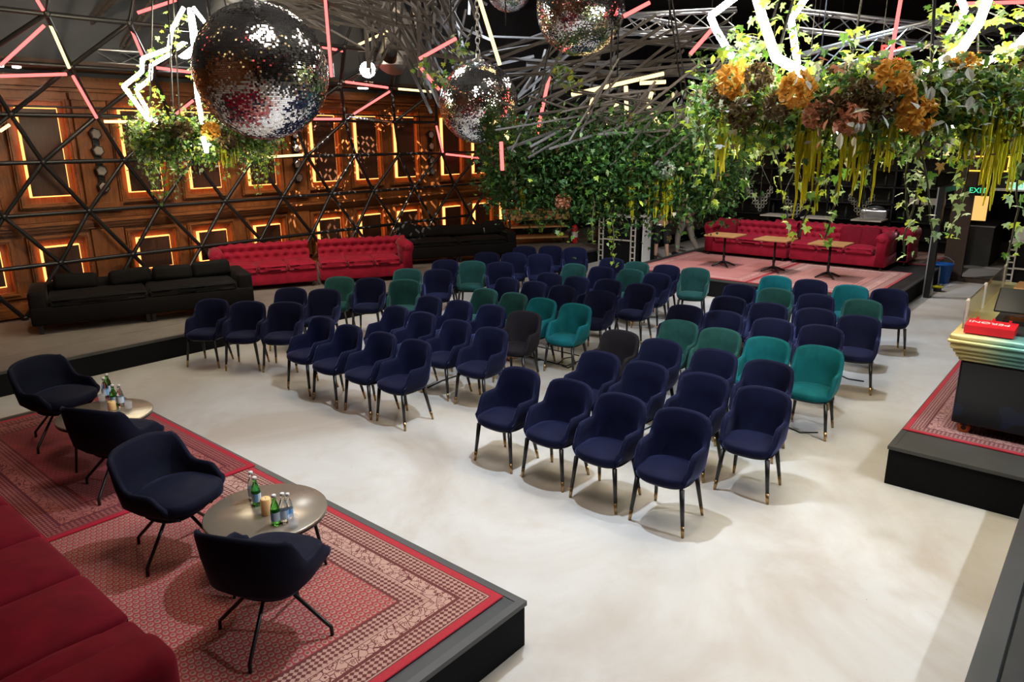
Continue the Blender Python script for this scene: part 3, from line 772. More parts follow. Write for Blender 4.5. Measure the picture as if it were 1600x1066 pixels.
def plain_sofa(name, label, L, loc, rz, pillows, plab):
    t = thing(name, label, 'sofa', loc, rz, 'black sofas on the wall platform'); D = .95
    MB().rbox((0, D/2, .26), (L, D, .26), .03, 2).build('base', 'black_fabric', t, True)
    for s in (-1, 1): MB().rbox((s*(L/2-.11), D/2, .38), (.22, D-.02, .46), .05, 3).build('armrest', 'black_fabric', t, True)
    MB().rbox((0, D-.13, .40), (L-.44, .24, .44), .06, 3).build('backrest', 'black_fabric', t, True)
    for i in (0, 1):
        w_ = (L-.46)/2; MB().rbox((-w_/2+i*w_, .36, .43), (w_-.012, .72, .16), .05, 3, puff=.02).build('seat_cushion', 'black_fabric', t, True)
    for sx in (-1, -.03, .03, 1):
        for y in (.08, D-.1): MB().box((sx*(L/2-.10), y, .07), (.05, .05, .14)).build('foot', 'leg', t)
    m = Matrix.Translation(loc) @ Matrix.Rotation(rz, 4, 'Z')
    for i, (u, h, tl) in enumerate(pillows):
        o = MB().rbox((0, 0, 0), (.58, .17, h), .07, 4).build('cushion', 'black_fabric', smooth=True, label=plab % ORD[i], cat='cushion', group='black cushions on the ' + ('left' if 'left' in plab else 'far') + ' sofa')
        o.matrix_world = m @ Matrix.Translation((u*L/2, .62, .505+h/2)) @ Matrix.Rotation(R_(tl), 4, 'Y') @ Matrix.Rotation(R_(-14), 4, 'X')
    return t
d = Vector((math.cos(R_(-19)), math.sin(R_(-19)))); m_ = Vector((3.10, 11.40))+d*1.5
plain_sofa('black_sofa', 'long black fabric sofa at the left in front of the oak wall', 3.0, (m_.x, m_.y, .30), R_(-19), [(-.60, .24, 3), (-.12, .24, -4), (.28, .24, 2), (.66, .26, -2)], '%s black cushion from the left on the left black sofa')
d = Vector((math.cos(R_(-30)), math.sin(R_(-30)))); m_ = Vector((12.5, 10.45))-d*1.35
plain_sofa('black_sofa', 'black fabric sofa farther back, right of the long red sofa', 2.7, (m_.x, m_.y, .30), R_(-30), [(-.72, .32, 6), (-.36, .26, -3), (.0, .26, 2), (.36, .26, 0), (.72, .32, -6)], '%s black cushion from the left on the far black sofa')
# the red sofa on the stage in the near corner, front towards +X
t = thing('stage_sofa', 'deep red velvet sofa in the bottom left corner of the stage', 'sofa', (1.02, 2.62, .3125), R_(90))
LS = 3.9
MB().rbox((LS/2, .48, .20), (LS-.02, .94, .24), .03, 2).build('base', 'maroon', t, True)
ys = [.30, .60, 1.17, 1.75, 2.32, 2.9, 3.5]
for a0, a1 in zip(ys, ys[1:]): MB().rbox(((a0+a1)/2, .32, .40), (a1-a0-.012, .70, .17), .05, 4, puff=.05).build('seat_cushion', 'maroon', t, True)
for x in (.14, LS-.14): MB().rbox((x, .46, .37), (.28, .92, .52), .09, 5).build('armrest', 'maroon', t, True)
MB().rbox((LS/2, .80, .48), (LS-.56, .26, .62), .09, 5).build('backrest', 'maroon', t, True)
for x in (.12, LS-.12):
    for y in (.1, .86): MB().tube((x, y, .09), (x, y, 0), .03, .022, 10).build('foot', 'leg', t, True)

# ------------------------------------------------------------------ geodesic frame in front of the oak wall
dome = thing('geodesic_frame', 'black triangular tube frame with red and warm light tubes before the oak wall', 'frame', (8, 12.5, .30))
DO = Vector(dome.location)
ROWS = [(.36, 12.62, [2.2, 3.3, 4.45, 5.55, 6.7, 7.85, 9.0, 10.1, 11.25, 12.5, 13.7]),
        (1.13, 12.62, [2.75, 3.9, 4.98, 6.15, 7.31, 8.45, 9.56, 10.63, 11.76, 13.05]),
        (1.88, 12.62, [2.13, 3.28, 4.42, 5.53, 6.69, 7.86, 8.97, 10.06, 11.21, 12.51, 13.8]),
        (2.63, 12.55, [2.75, 3.9, 5.06, 6.2, 7.35, 8.48, 9.64, 10.84, 12.14, 13.4]),
        (3.30, 12.40, [2.4, 3.6, 4.75, 5.9, 7.07, 8.25, 9.44, 10.75, 11.99]),
        (4.00, 12.0, [3.3, 4.49, 5.7, 6.9, 8.1, 9.39, 10.71, 12.0]),
        (4.70, 11.4, [3.1, 4.28, 5.43, 6.7, 8.1, 9.54, 10.9])]
NODES = []
for z, y, xs in ROWS:
    k = y/12.4; NODES.append([Vector((x*k, y, H+(z-H)*k)) for x in xs])
def dpart(mb, name, mat, smooth=True):
    mb.v = [(x-DO.x, y-DO.y, z-DO.z) for x, y, z in mb.v]; return mb.build(name, mat, dome, smooth)
STR = MB().tube((0, 0, 0), (0, 0, 1), 1, 1, 8).mesh('strut', 'black_metal', True)
HUB = MB().lathe([(.02, -.06), (.055, -.045), (.065, 0), (.055, .045), (.02, .06)], 10).mesh('node', 'black_metal', True)
def rod(name, p, q, r, parent, off, me=None):
    d = q-p; return put(name, me or STR, parent, p-off, Vector((0, 0, 1)).rotation_difference(d).to_euler(), (r, r, d.length))
for i, row in enumerate(NODES):
    for a in row: put('node', HUB, dome, a-DO, (R_(90), 0, 0), (.8, .8, .8))
    if i > 0:
        for a, b in zip(row, row[1:]): rod('strut', a, b, .034, dome, DO)
    if i+1 < len(NODES):
        for a in row:
            for b in sorted(NODES[i+1], key=lambda q: abs(q.x-a.x))[:2]:
                if abs(b.x-a.x) < .95: rod('strut', a, b, .034, dome, DO)
for a, b in zip(NODES[4], NODES[4][1:]): rod('strut', a+Vector((0, .03, .12)), b+Vector((0, .03, .12)), .016, dome, DO)
for a in NODES[6]: rod('strut', a, Vector((a.x+.3, 10.4, 6.6)), .024, dome, DO)
def dm(px, py):
    p = ony(px, py, 12.52)
    if p.z > 3.2:
        n = Vector((0, 1.3, .9)).normalized(); p = onplane(px, py, Vector((0, 12.35, 3.3)), n)
    return p
def led(a, b, mat, r=.022, f=dm, parent=dome, off=DO, name='light_tube'):
    pa, pb = f(*a), f(*b)
    for p in (pa, pb): p -= (p-CAM).normalized()*.06
    m = MB().tube(pa-off, pb-off, r, r, 8); return m.build(name, mat, parent, True)
for a, b in (((58, 0), (70, 20)), ((0, 103), (69, 40)), ((0, 119), (104, 116)), ((114, 119), (151, 184)), ((202, 38), (222, 86)), ((215, 20), (275, 0)),
             ((245, 106), (300, 113)), ((275, 178), (302, 157)), ((500, 73), (537, 80)), ((540, 128), (606, 137)), ((553, 178), (609, 143)),
             ((490, 186), (533, 186)), ((682, 197), (692, 238)), ((697, 241), (750, 247))): led(a, b, 'led_red')
for a, b in (((79, 40), (108, 106)), ((163, 190), (215, 190)), ((410, 246), (473, 242)), ((560, 70), (608, 48)), ((623, 139), (682, 144)), ((0, 205), (15, 195))): led(a, b, 'led_warm')
led((546, 183), (612, 190), 'steel', .02)

# ------------------------------------------------------------------ hexagon lamps on the pilasters
def hexstack(x, label):
    t = thing('hexagon_lamp', label, 'wall lamp', (x, WY-.115, 2.15), group='hexagon lamps on the pilasters')
    MB().box((0, 0, .46), (.10, .05, 1.0)).build('bar', 'black_metal', t)
    for k in range(4):
        z = .06+.26*k+(.05 if k > 1 else 0)
        h = MB().tube((0, -.02, z), (0, -.075, z), .105, .095, 6).build('housing', 'black_metal', t)
        MB().tube((0, -.07, z), (0, -.085, z), .085, .06, 6).build('lens', 'lens', h)
    return t
M['lens'] = plain('frosted_lens', (.45, .40, .36), .15, .4)
for x, l in ((4.82, 'column of hexagonal lamps on the leftmost visible oak pilaster'), (8.47, 'column of hexagonal lamps on the pilaster right of the big disco ball'), (12.12, 'column of hexagonal lamps on the pilaster left of the middle disco ball')): hexstack(x, l)

# ------------------------------------------------------------------ disco balls
def ball_mesh():
    nlat = 110; vs_ = []; n = 0; rg = np.random.default_rng(3)
    for i in range(nlat):
        a0, a1 = math.pi*i/nlat, math.pi*(i+1)/nlat; am = (a0+a1)/2
        k = max(6, int(2*math.pi*math.sin(am)/(math.pi/nlat)))
        b0 = 2*math.pi*np.arange(k)/k; w_ = 2*math.pi/k
        b0 = b0+.06*w_; b1 = b0+.93*w_; c0, c1 = a0+.06*(a1-a0), a1-.06*(a1-a0)
        q = np.zeros((k, 4, 3))
        for j, (aa, bb_) in enumerate(((c0, b0), (c1, b0), (c1, b1), (c0, b1))):
            q[:, j, 0] = math.sin(aa)*np.cos(bb_); q[:, j, 1] = math.sin(aa)*np.sin(bb_); q[:, j, 2] = math.cos(aa)
        q += rg.normal(0, 1, (k, 4, 1))*0
        nrm = q.mean(1); nrm /= np.linalg.norm(nrm, axis=1)[:, None]
        tl = rg.normal(0, .075, (k, 3)); # tilt of each tile
        d = q-q.mean(1)[:, None, :]
        q += (d*tl[:, None, :]).sum(2)[:, :, None]*nrm[:, None, :]
        vs_.append(q.reshape(-1, 3)); n += k
    V = np.concatenate(vs_)*.5
    me = bpy.data.meshes.new('mirror_tiles'); me.vertices.add(len(V)); me.vertices.foreach_set('co', V.ravel())
    me.loops.add(n*4); me.loops.foreach_set('vertex_index', np.arange(n*4, dtype=np.int32))
    me.polygons.add(n); me.polygons.foreach_set('loop_start', np.arange(0, n*4, 4, dtype=np.int32))
    me.materials.append(M['mirror']); me.update(calc_edges=True); me.validate(); return me
TILES = ball_mesh()
CORE = MB().lathe([(.01, -.496)]+[(.496*math.sin(a), -.496*math.cos(a)) for a in np.linspace(.05, math.pi-.05, 30)]+[(.01, .496)], 40).mesh('core', 'grout', True)
def ring_link(mb, c, r, t, ax):
    n = 10; pts = []
    for i in range(n+1):
        a = 2*math.pi*i/n; e = Vector((math.cos(a)*r*.6, 0, math.sin(a)*r)) if ax else Vector((0, math.cos(a)*r*.6, math.sin(a)*r)); pts.append(c+e)
    mb.path(pts, t, 5)
def disco(p, D, label, rz=0):
    t = thing('disco_ball', label, 'disco ball', p, rz, 'disco balls under the ceiling')
    o = put('mirror_tiles', TILES, t, (0, 0, 0), None, (D, D, D)); o['kind'] = 'stuff'
    put('core', CORE, t, (0, 0, 0), None, (D, D, D))
    MB().lathe([(.09, 0), (.085, .03), (.03, .05), (.03, .10)], 16, (0, 0, D/2-.015)).build('cap', 'steel', t, True)
    z = D/2+.10; m = MB(); top = 6.6-p.z; k = 0
    while z < min(top, D/2+1.6): ring_link(m, Vector((0, 0, z)), .045, .007, k % 2); z += .07; k += 1
    m.build('chain', 'steel', t, True)
    if z < top: MB().tube((0, 0, z-.03), (0, 0, top), .008).build('cable', 'black_metal', t)
disco(atd(409, 113, 5.55), 1.0, 'largest disco ball hanging over the stage edge, in front of the left planter')
disco(atd(748, 161, 9.2), 1.0, 'disco ball hanging in the middle in front of the oak wall end', .4)
disco(atd(907, 14, 8.2), 1.0, 'disco ball at the top edge right of the middle one', .8)
disco(atd(795, -20, 9.7), .62, 'small disco ball barely showing at the top edge', 1.1)

# ------------------------------------------------------------------ leaves and planters
def leaf_geo(kind):
    if kind == 'ivy':
        h = [(0, -.02), (.25, -.16), (.52, -.02), (.32, .2), (.50, .52), (.19, .48), (0, 1.0)]
        out = h+[(-x, y) for x, y in reversed(h[1:-1])]
        v = [(0, .28, .0)]+[(x, y, -.22*abs(x)+.06*math.sin(y*3)-.1*y*y) for x, y in out]; n = len(out)
        return v, [(0, 1+i, 1+(i+1) % n) for i in range(n)]
    if kind == 'oval':
        v = [(0, 0, 0), (.26, .3, .05), (.24, .65, .04), (0, 1, -.08), (-.24, .65, .04), (-.26, .3, .05)]
        return v, [(0, 1, 2, 3), (0, 3, 4, 5)]
    v = [(0, 0, 0), (.16, .35, .05), (0, 1, -.1), (-.16, .35, .05)]
    return v, [(0, 1, 2), (0, 2, 3)]
GEO = {k: leaf_geo(k) for k in ('ivy', 'oval', 'thin')}
def rot_rand(r, droop=.5):
    return Matrix.Rotation(r.uniform(0, 6.283), 3, 'Z') @ Matrix.Rotation(r.uniform(-1.2, 1.2)-droop, 3, 'X') @ Matrix.Rotation(r.uniform(-.7, .7), 3, 'Y')
def add_leaf(mb, p, size, kind, mi, r, droop=.5):
    v, f = GEO[kind]; m = rot_rand(r, droop)
    mb.add([p+(m @ Vector(q))*size for q in v], f, mi)
GREENS = ['g1', 'g2', 'g3', 'g4', 'g5', 'silver', 'cream']
def pick(r, wts):
    return r.choices(range(len(wts)), wts)[0]
LEAFOBJ = {}
def leaf_mesh(kind, mat):
    if (kind, mat) not in LEAFOBJ: LEAFOBJ[(kind, mat)] = MB().add(*GEO[kind]).mesh('leaf', mat, False)
    return LEAFOBJ[(kind, mat)]
def ang(C, p): return math.atan2(p.y-C.y, p.x-C.x)
def planter(name, label, C, rad, thick, vth, n_mass, leaf, wts, vines, tassels, seed, kinds=('ivy', 'oval', 'thin'), big=False, flowers=(), extra=None, hang=6, vine_leaf=None):
    r = random.Random(seed)
    t = thing(name, label, 'planter', C, 0, 'hanging flower rings')
    # ring frame and cables to the ceiling
    m = MB(); pts = [(rad*math.cos(a), rad*math.sin(a), 0) for a in [2*math.pi*i/6 for i in range(7)]]
    for a, b in zip(pts, pts[1:]): m.tube(a, b, .03)
    m.build('ring_frame', 'black_metal', t)
    top = 6.6-C.z
    for i in range(hang):
        a = 2*math.pi*(i+.5)/hang
        MB().tube((rad*.87*math.cos(a), rad*.87*math.sin(a), 0), (rad*.16*math.cos(a), rad*.16*math.sin(a), top), .010).build('hanger', 'black_metal', t)
    def on_ring(a, k=1.0): return Vector((rad*k*math.cos(a), rad*k*math.sin(a), 0))
    # leafy mass round the ring
    m = MB()
    for i in range(n_mass):
        a = r.uniform(0, 2*math.pi) if r.random() < .5 else r.gauss(ang(C, CAM), .75); g = r.gauss(0, .5); q = r.gauss(0, .5)
        p = on_ring(a, 1)+Vector((math.cos(a)*g*thick, math.sin(a)*g*thick, q*vth-.12*vth))
        add_leaf(m, p, leaf*r.uniform(.6, 1.3), r.choices(kinds, (3, 2, 2))[0], pick(r, wts), r)
    m.build('foliage', GREENS, t, kind='stuff')
    # hanging vines
    nleaf = 0
    for a, L, mi, dens in vines:
        p = on_ring(a)+Vector((math.cos(a)*r.uniform(-.3, .6)*thick, math.sin(a)*r.uniform(-.3, .6)*thick, -.1*vth)); pts = [p.copy()]
        n = max(3, int(L/.09)); dx, dy = r.uniform(-.25, .25), r.uniform(-.25, .25)
        for k in range(n): p = p+Vector((dx*.09+r.uniform(-.02, .02), dy*.09+r.uniform(-.02, .02), -L/n)); pts.append(p.copy())
        vm = MB(); vm.path(pts, .006, 5, len(GREENS))
        vl = vine_leaf or leaf; stem = None; lv = []
        for k, q in enumerate(pts[1:]):
            for _ in range(dens):
                w2 = (1, 3, 2, 2, .2, .2, .2) if mi is None else [1 if x == mi else (.25 if x in (1, 2, 3) else 0) for x in range(7)]
                lv.append((q+Vector((r.uniform(-.05, .05), r.uniform(-.05, .05), r.uniform(-.03, .03))), vl*r.uniform(.55, 1.15)*(1-.3*k/n), pick(r, w2)))
        if big and nleaf+len(lv) <= 292:
            stem = vm.build('vine', GREENS+['vine'], t)
            for q, s, k in lv:
                put('leaf', leaf_mesh('ivy', GREENS[k]), stem, q, rot_rand(r, 1.2).to_euler(), (s, s, s)); nleaf += 1
        else:
            for q, s, k in lv: add_leaf(vm, q, s, 'ivy' if vl > .05 else 'oval', k, r, 1.1)
            vm.build('vine', GREENS+['vine'], t)
    for a, L, wd in tassels:
        p = on_ring(a)+Vector((math.cos(a)*.3*thick, math.sin(a)*.3*thick, -.15*vth)); m = MB()
        for k in range(int(14+wd*120)):
            q = p+Vector((r.gauss(0, wd), r.gauss(0, wd), r.uniform(-.05, .03))); l = L*r.uniform(.5, 1.05); pts = [q]
            s = Vector((r.uniform(-.12, .12), r.uniform(-.12, .12), 0))
            for j in range(1, 6): pts.append(q+s*(l*j/5*.4)+Vector((r.uniform(-.006, .006), r.uniform(-.006, .006), -l*j/5)))
            m.path(pts, [.006, .009, .010, .009, .008, .004], 5)
        m.build('tassel', 'tassel', t)
    for p, s, mt in flowers:
        m = MB(); p = Vector(p)-C
        for k in range(150):
            d = Vector((r.gauss(0, 1), r.gauss(0, 1), r.gauss(0, 1))).normalized()
            mm = d.to_track_quat('Z', 'Y').to_matrix() @ Matrix.Rotation(r.uniform(0, 6.3), 3, 'Z') @ Matrix.Rotation(r.uniform(.2, .9), 3, 'X')
            m.add([p+d*s*.72+(mm @ Vector(q))*s*.55 for q in GEO['oval'][0]], GEO['oval'][1])
        m.build('flower_head', mt, t)
    for p, s, mt, n in (extra or ()):
        p = Vector(p)-C
        for k in range(n):
            q = p+Vector((r.gauss(0, s*.8), r.gauss(0, s*.8), r.gauss(0, s*.8))); z = s*r.uniform(.7, 1.2)
            put('broad_leaf', leaf_mesh('oval', mt), t, q, rot_rand(r, .6).to_euler(), (z, z, z))
    return t
def tubes(t, C, segs, mat, r):
    for pts in segs:
        P3 = [atd(x, y, d)-C for x, y, d in pts]
        for a, b in zip(P3, P3[1:]): MB().tube(a, b, r, r, 10).build('light_tube', mat, t, True)

# right planter, close to the camera
zc = atd(1370, 150, 4.35).z
C1 = Vector((*atd(1372, 165, 5.55).xy, zc)); R1 = 1.22
def dfront(px): return 4.38+((px-1370)/270)**2*1.1
def a1(px): return ang(C1, atd(px, 160, dfront(px)))
rr = random.Random(5)
vines = [(a1(px)+rr.uniform(-.03, .03), L, mi, 3) for px, L, mi in ((1112, .55, 2), (1135, .7, 2), (1160, .62, 1), (1185, .78, 2), (1215, .5, 3), (1290, .55, 2), (1312, .85, 2), (1330, .9, 1), (1372, .5, 3), (1398, .72, 3),
         (1420, .8, 3), (1440, .95, 3), (1475, .45, 2), (1500, .85, 3), (1520, .95, 3), (1560, .45, 1), (1590, .5, 2))]
vines += [(rr.uniform(0, 6.28), rr.uniform(.2, .42), rr.choice([1, 2, 2, 3]), 3) for _ in range(18)]
tass = [(a1(1130), .45, .02), (a1(1150), .3, .03), (a1(1258), .68, .035), (a1(1343), .58, .055), (a1(1397), .42, .02), (a1(1490), .35, .06), (a1(1512), .5, .05), (a1(1505), .58, .02), (a1(1592), .3, .04)]
def pf(px, py, dd=-.24): return atd(px, py, dfront(px)+dd)
flow = [(pf(1185, 120), .09, 'g5'), (pf(1330, 185), .09, 'peach'), (pf(1375, 165), .09, 'g5'), (pf(1410, 150), .08, 'ochre'), (pf(1480, 140), .08, 'g4'), (pf(1540, 150), .09, 'g1'), (pf(1125, 150), .09, 'g5'), (pf(1147, 126), .12, 'ochre'), (pf(1160, 178), .10, 'g5'), (pf(1245, 140), .11, 'ochre'), (pf(1300, 172), .09, 'g5'), (pf(1395, 120), .10, 'ochre'), (pf(1432, 180), .11, 'ochre'), (pf(1507, 106), .10, 'ochre'),
        (pf(1275, 180), .08, 'peach'), (pf(1215, 165), .09, 'g5'), (pf(1350, 150), .09, 'g5'), (pf(1575, 215), .10, 'g5')]
ext = [(pf(1455, 130, -.42), .085, 'silver', 9), (pf(1465, 175, -.42), .085, 'silver', 8), (pf(1270, 112, -.36), .07, 'silver', 5), (pf(1362, 195, -.36), .085, 'silver', 5), (pf(1310, 120, -.36), .07, 'peach', 7), (pf(1440, 105, -.36), .07, 'cream', 5), (pf(1515, 215, -.36), .08, 'g4', 8), (pf(1300, 195, -.36), .06, 'peach', 6), (pf(1330, 215, -.36), .08, 'cream', 4)]
pr = planter('hanging_planter', 'large hanging flower ring with ochre blooms and ivy at upper right', C1, R1, .24, .24, 15000, .058, (4, 3, 3, 3, 3, .5, .6), vines, tass, 11, big=True, vine_leaf=.085, flowers=flow, extra=ext)
tubes(pr, C1, [[(1176, -25, 4.9), (1192, 30, 4.8), (1212, 90, 4.75), (1256, 114, 4.6)], [(1552, -25, 4.8), (1530, 35, 4.8), (1503, 76, 4.75), (1448, 112, 4.6)],
               [(1150, -5, 6.3), (1110, 25, 6.3), (1118, 45, 6.3), (1150, 100, 6.3)], [(1262, -8, 6.6), (1236, 30, 6.6), (1246, 100, 6.6)], [(1640, 20, 5.2), (1590, 70, 5.2), (1530, 105, 5.2)],
               [(1495, -15, 6.5), (1508, 15, 6.5), (1480, 60, 6.6)]], 'led_hot', .030)
tubes(pr, C1, [[(1270, 200, 6.2), (1300, 208, 6.2)], [(1302, 206, 6.1), (1330, 204, 6.1)], [(1370, 215, 6.2), (1400, 200, 6.2)], [(1128, 215, 6.0), (1148, 205, 6.0)], [(1570, 205, 6.2), (1592, 215, 6.2)]], 'led_hot', .03)
def inner_ring(t, r_, z, mat, rad):
    P3 = [Vector((r_*math.cos(R_(60*i+30)), r_*math.sin(R_(60*i+30)), z)) for i in range(7)]
    for a, b in zip(P3, P3[1:]): MB().tube(a.lerp(b, .06), b.lerp(a, .06), rad, rad, 8).build('light_tube', mat, t, True)
inner_ring(pr, .82, -.16, 'led_hot', .02)
# centre planter
zc = atd(950, 256, 7.9).z
C2 = Vector((*atd(955, 270, 9.2).xy, zc)); R2 = 1.36
vines = [(rr.uniform(0, 6.28), rr.uniform(.18, .38), rr.choice([0, 0, 0, 1, 2, None]), 3) for _ in range(52)]
vines += [(ang(C2, atd(962, 300, 7.8)), 1.0, 2, 5), (ang(C2, atd(940, 300, 7.8)), .75, 1, 4), (ang(C2, atd(890, 300, 7.9)), .7, 2, 4), (ang(C2, atd(820, 300, 8.2)), .7, 2, 3)]
tass = [(ang(C2, atd(988, 300, 7.8)), .5, .03), (ang(C2, atd(800, 300, 8.3)), .45, .03), (ang(C2, atd(1030, 300, 7.9)), .55, .07), (ang(C2, atd(1045, 300, 7.9)), .45, .05)]
pc = planter('hanging_planter', 'wide dark green leafy ring hanging in the middle under grey slats', C2, R2, .32, .48, 42000, .058, (20, 3, .3, .6, 1.6, .12, .03), vines, tass, 12, flowers=[(atd(1040, 265, 7.7), .1, 'silver'), (atd(880, 315, 7.9), .09, 'peach'), (atd(835, 285, 8.1), .09, 'g4')], vine_leaf=.07)
tubes(pc, C2, [[(905, 188, 9.6), (922, 170, 9.6), (930, 140, 9.6)], [(978, 135, 9.4), (980, 205, 9.4)], [(1020, 140, 9.6), (1012, 165, 9.6), (1030, 195, 9.6)], [(915, 240, 8.3), (880, 262, 8.3)], [(1055, 225, 8.8), (1075, 232, 8.8)],
               [(862, 250, 8.6), (835, 232, 8.8)], [(965, 160, 9.9), (950, 195, 9.9)], [(800, 245, 8.9), (790, 205, 8.9)], [(1000, 130, 9.8), (1040, 128, 9.8)]], 'led_warm', .026)
# left planter
zc = atd(318, 212, 8.6).z
C3 = Vector((*atd(320, 212, 9.3).xy, zc)); R3 = .74
vines = [(rr.uniform(0, 6.28), rr.uniform(.3, .75), rr.choice([1, 1, 2, 3]), 3) for _ in range(34)]
tass = [(ang(C3, atd(372, 250, 8.6)), .35, .05), (ang(C3, atd(360, 250, 8.6)), .3, .03)]
pl = planter('hanging_planter', 'smaller hanging flower ring behind the largest disco ball at left', C3, R3, .19, .26, 8000, .055, (4, 4, 1.6, 2, 2, .3, .2), vines, tass, 13, flowers=[(atd(285, 205, 8.5), .12, 'g5'), (atd(250, 200, 8.6), .11, 'g5'), (atd(330, 205, 8.5), .11, 'ochre'), (atd(355, 220, 8.6), .11, 'g5')], vine_leaf=.06)
tubes(pl, C3, [[(287, 12, 8.9), (268, 48, 8.9), (264, 76, 8.9), (222, 92, 8.8), (222, 112, 8.8), (193, 135, 8.7), (231, 186, 8.7), (246, 191, 8.6)],
               [(267, 84, 9.6), (236, 102, 9.6), (235, 123, 9.6), (212, 142, 9.6)], [(215, 146, 9.6), (236, 182, 9.6)], [(296, 14, 8.8), (302, 70, 8.7), (308, 150, 8.7), (316, 192, 8.6)], [(317, 214, 8.4), (323, 238, 8.4)],
               [(302, 12, 9.4), (330, 48, 9.4)], [(300, 20, 9.7), (307, 60, 9.7)]], 'led_hot', .024)
inner_ring(pl, .42, -.10, 'led_hot', .016)
lv = MB(); r3 = random.Random(21)
for (x, y) in ((205, 140), (250, 85), (225, 125), (240, 160), (275, 50), (300, 110), (230, 95), (215, 165), (270, 70), (310, 170), (285, 25), (245, 175)):
    for k in range(16): add_leaf(lv, atd(x+r3.gauss(0, 9), y+r3.gauss(0, 9), 8.9+r3.uniform(-.15, .3))-C3, .06*r3.uniform(.6, 1.2), 'ivy', r3.choice([1, 2, 2, 3]), r3)
lv.build('climbing_ivy', GREENS, pl, kind='stuff')
lv = MB()
for (x, y, d) in ((1195, 20, 4.9), (1185, 60, 5.2), (1175, 80, 5.2), (1160, 55, 5.6), (1200, 75, 5.2), (1245, 20, 6.2), (1250, 60, 6.3), (1338, 60, 5.6), (1340, 100, 5.5), (1500, 40, 5.4), (1490, 70, 5.5), (1548, 20, 5.0), (1590, 35, 5.2), (1480, 90, 5.0), (1580, 80, 5.0), (1150, 90, 5.0), (1470, 20, 5.6)):
    for k in range(15): add_leaf(lv, atd(x+r3.gauss(0, 14), y+r3.gauss(0, 14), d+r3.uniform(-.2, .3))-C1, .08*r3.uniform(.6, 1.2), 'ivy', r3.choice([1, 2, 2, 3, 3]), r3)
lv.build('climbing_ivy', GREENS, pr, kind='stuff')
lv = MB()
for (x, y, d) in ((985, 175, 9.4), (1000, 200, 9.2), (960, 190, 9.4), (1060, 180, 9.2), (1085, 150, 9.0), (1100, 120, 9.0), (1040, 200, 9.2), (870, 110, 9.0), (890, 125, 9.0), (860, 190, 9.3), (1095, 90, 9.2), (810, 215, 9.0), (720, 75, 9.0), (690, 120, 9.0), (660, 110, 9.0)):
    for k in range(24): add_leaf(lv, atd(x+r3.gauss(0, 10), y+r3.gauss(0, 10), d+r3.uniform(-.2, .3))-C2, .08*r3.uniform(.6, 1.2), 'ivy', r3.choice([0, 1, 1, 2, 3]), r3)
lv.build('climbing_ivy', GREENS, pc, kind='stuff')

# ------------------------------------------------------------------ canopy of grey slats
cp = thing('slat_canopy', 'tangle of grey wooden slats hanging above the middle of the hall', 'sculpture', atd(860, 100, 8.6))
CO = Vector(cp.location); SL = MB().box((0, 0, 0), (1, .040, .012)).mesh('slat', 'slat'); r4 = random.Random(4)
def slat(px, py, d, ang_, L, jit=.25, wd=1.0):
    p = atd(px, py, d); dr = RT*math.cos(ang_)-UP*math.sin(ang_)+FW*r4.uniform(-jit, jit); dr.normalize()
    nrm = (CAM-p).normalized(); nrm = (nrm-dr*nrm.dot(dr)).normalized(); nrm = (nrm+dr.cross(nrm)*r4.uniform(-.9, .9)).normalized(); sd = nrm.cross(dr)
    m = Matrix((dr, sd, nrm)).transposed().to_euler()
    put('slat', SL, cp, p-CO, m, (L*1.15, r4.uniform(.7, 1.2)*wd, 1))
for _ in range(78): slat(r4.uniform(565, 735), r4.uniform(-25, 85), r4.uniform(9.6, 11.2), R_(r4.choice([58, 62, 80, 88, 120, 20])+r4.uniform(-14, 14)), r4.uniform(.5, 1.05))
for _ in range(16): slat(r4.uniform(640, 720), r4.uniform(60, 135), r4.uniform(9.8, 10.8), R_(60+r4.uniform(-12, 12)), r4.uniform(.6, 1.0))
for _ in range(40): slat(r4.uniform(770, 1090), r4.uniform(60, 140), r4.uniform(9.6, 11), R_(-18+r4.uniform(-26, 26)), r4.uniform(.9, 1.9))
for _ in range(40): slat(r4.uniform(840, 1090), r4.uniform(140, 218), r4.uniform(7.5, 8.1), R_(r4.choice([-38, -24, -12, -55, 18])+r4.uniform(-9, 9)), r4.uniform(.6, 1.3), .3, .62)
for _ in range(16): slat(r4.uniform(790, 1060), r4.uniform(90, 205), r4.uniform(9.6, 11), R_(-62+r4.uniform(-16, 16)), r4.uniform(.7, 1.2))
for _ in range(34): slat(r4.uniform(395, 640), r4.uniform(-20, 42), r4.uniform(9.5, 11), R_(18+r4.uniform(-25, 20)), r4.uniform(.8, 1.7))
for k in range(6):
    p = atd(620+k*85, 40, 8.4); MB().tube(p-CO, Vector((p.x, p.y, 6.6))-CO, .008).build('hanger', 'black_metal', cp)
CLED = [((655, 92), (713, 60), 9.3, 'led_red'), ((748, -5), (781, 101), 8.9, 'led_warm'), ((838, 215), (858, 120), 9.0, 'led_red'), ((893, 148), (1037, 115), 9.0, 'led_warm'), ((655, 103), (686, 140), 9.6, 'led_red'),
        ((975, 25), (1015, 4), 8.0, 'led_red'), ((1079, 84), (1116, 42), 7.6, 'led_red'), ((783, 222), (785, 266), 8.2, 'led_red'), ((1088, 172), (1110, 161), 7.8, 'led_red')]
for a, b, d, mt in CLED: led(a, b, mt, .021 if mt == 'led_red' else .024, lambda x, y: atd(x, y, d), cp, CO)
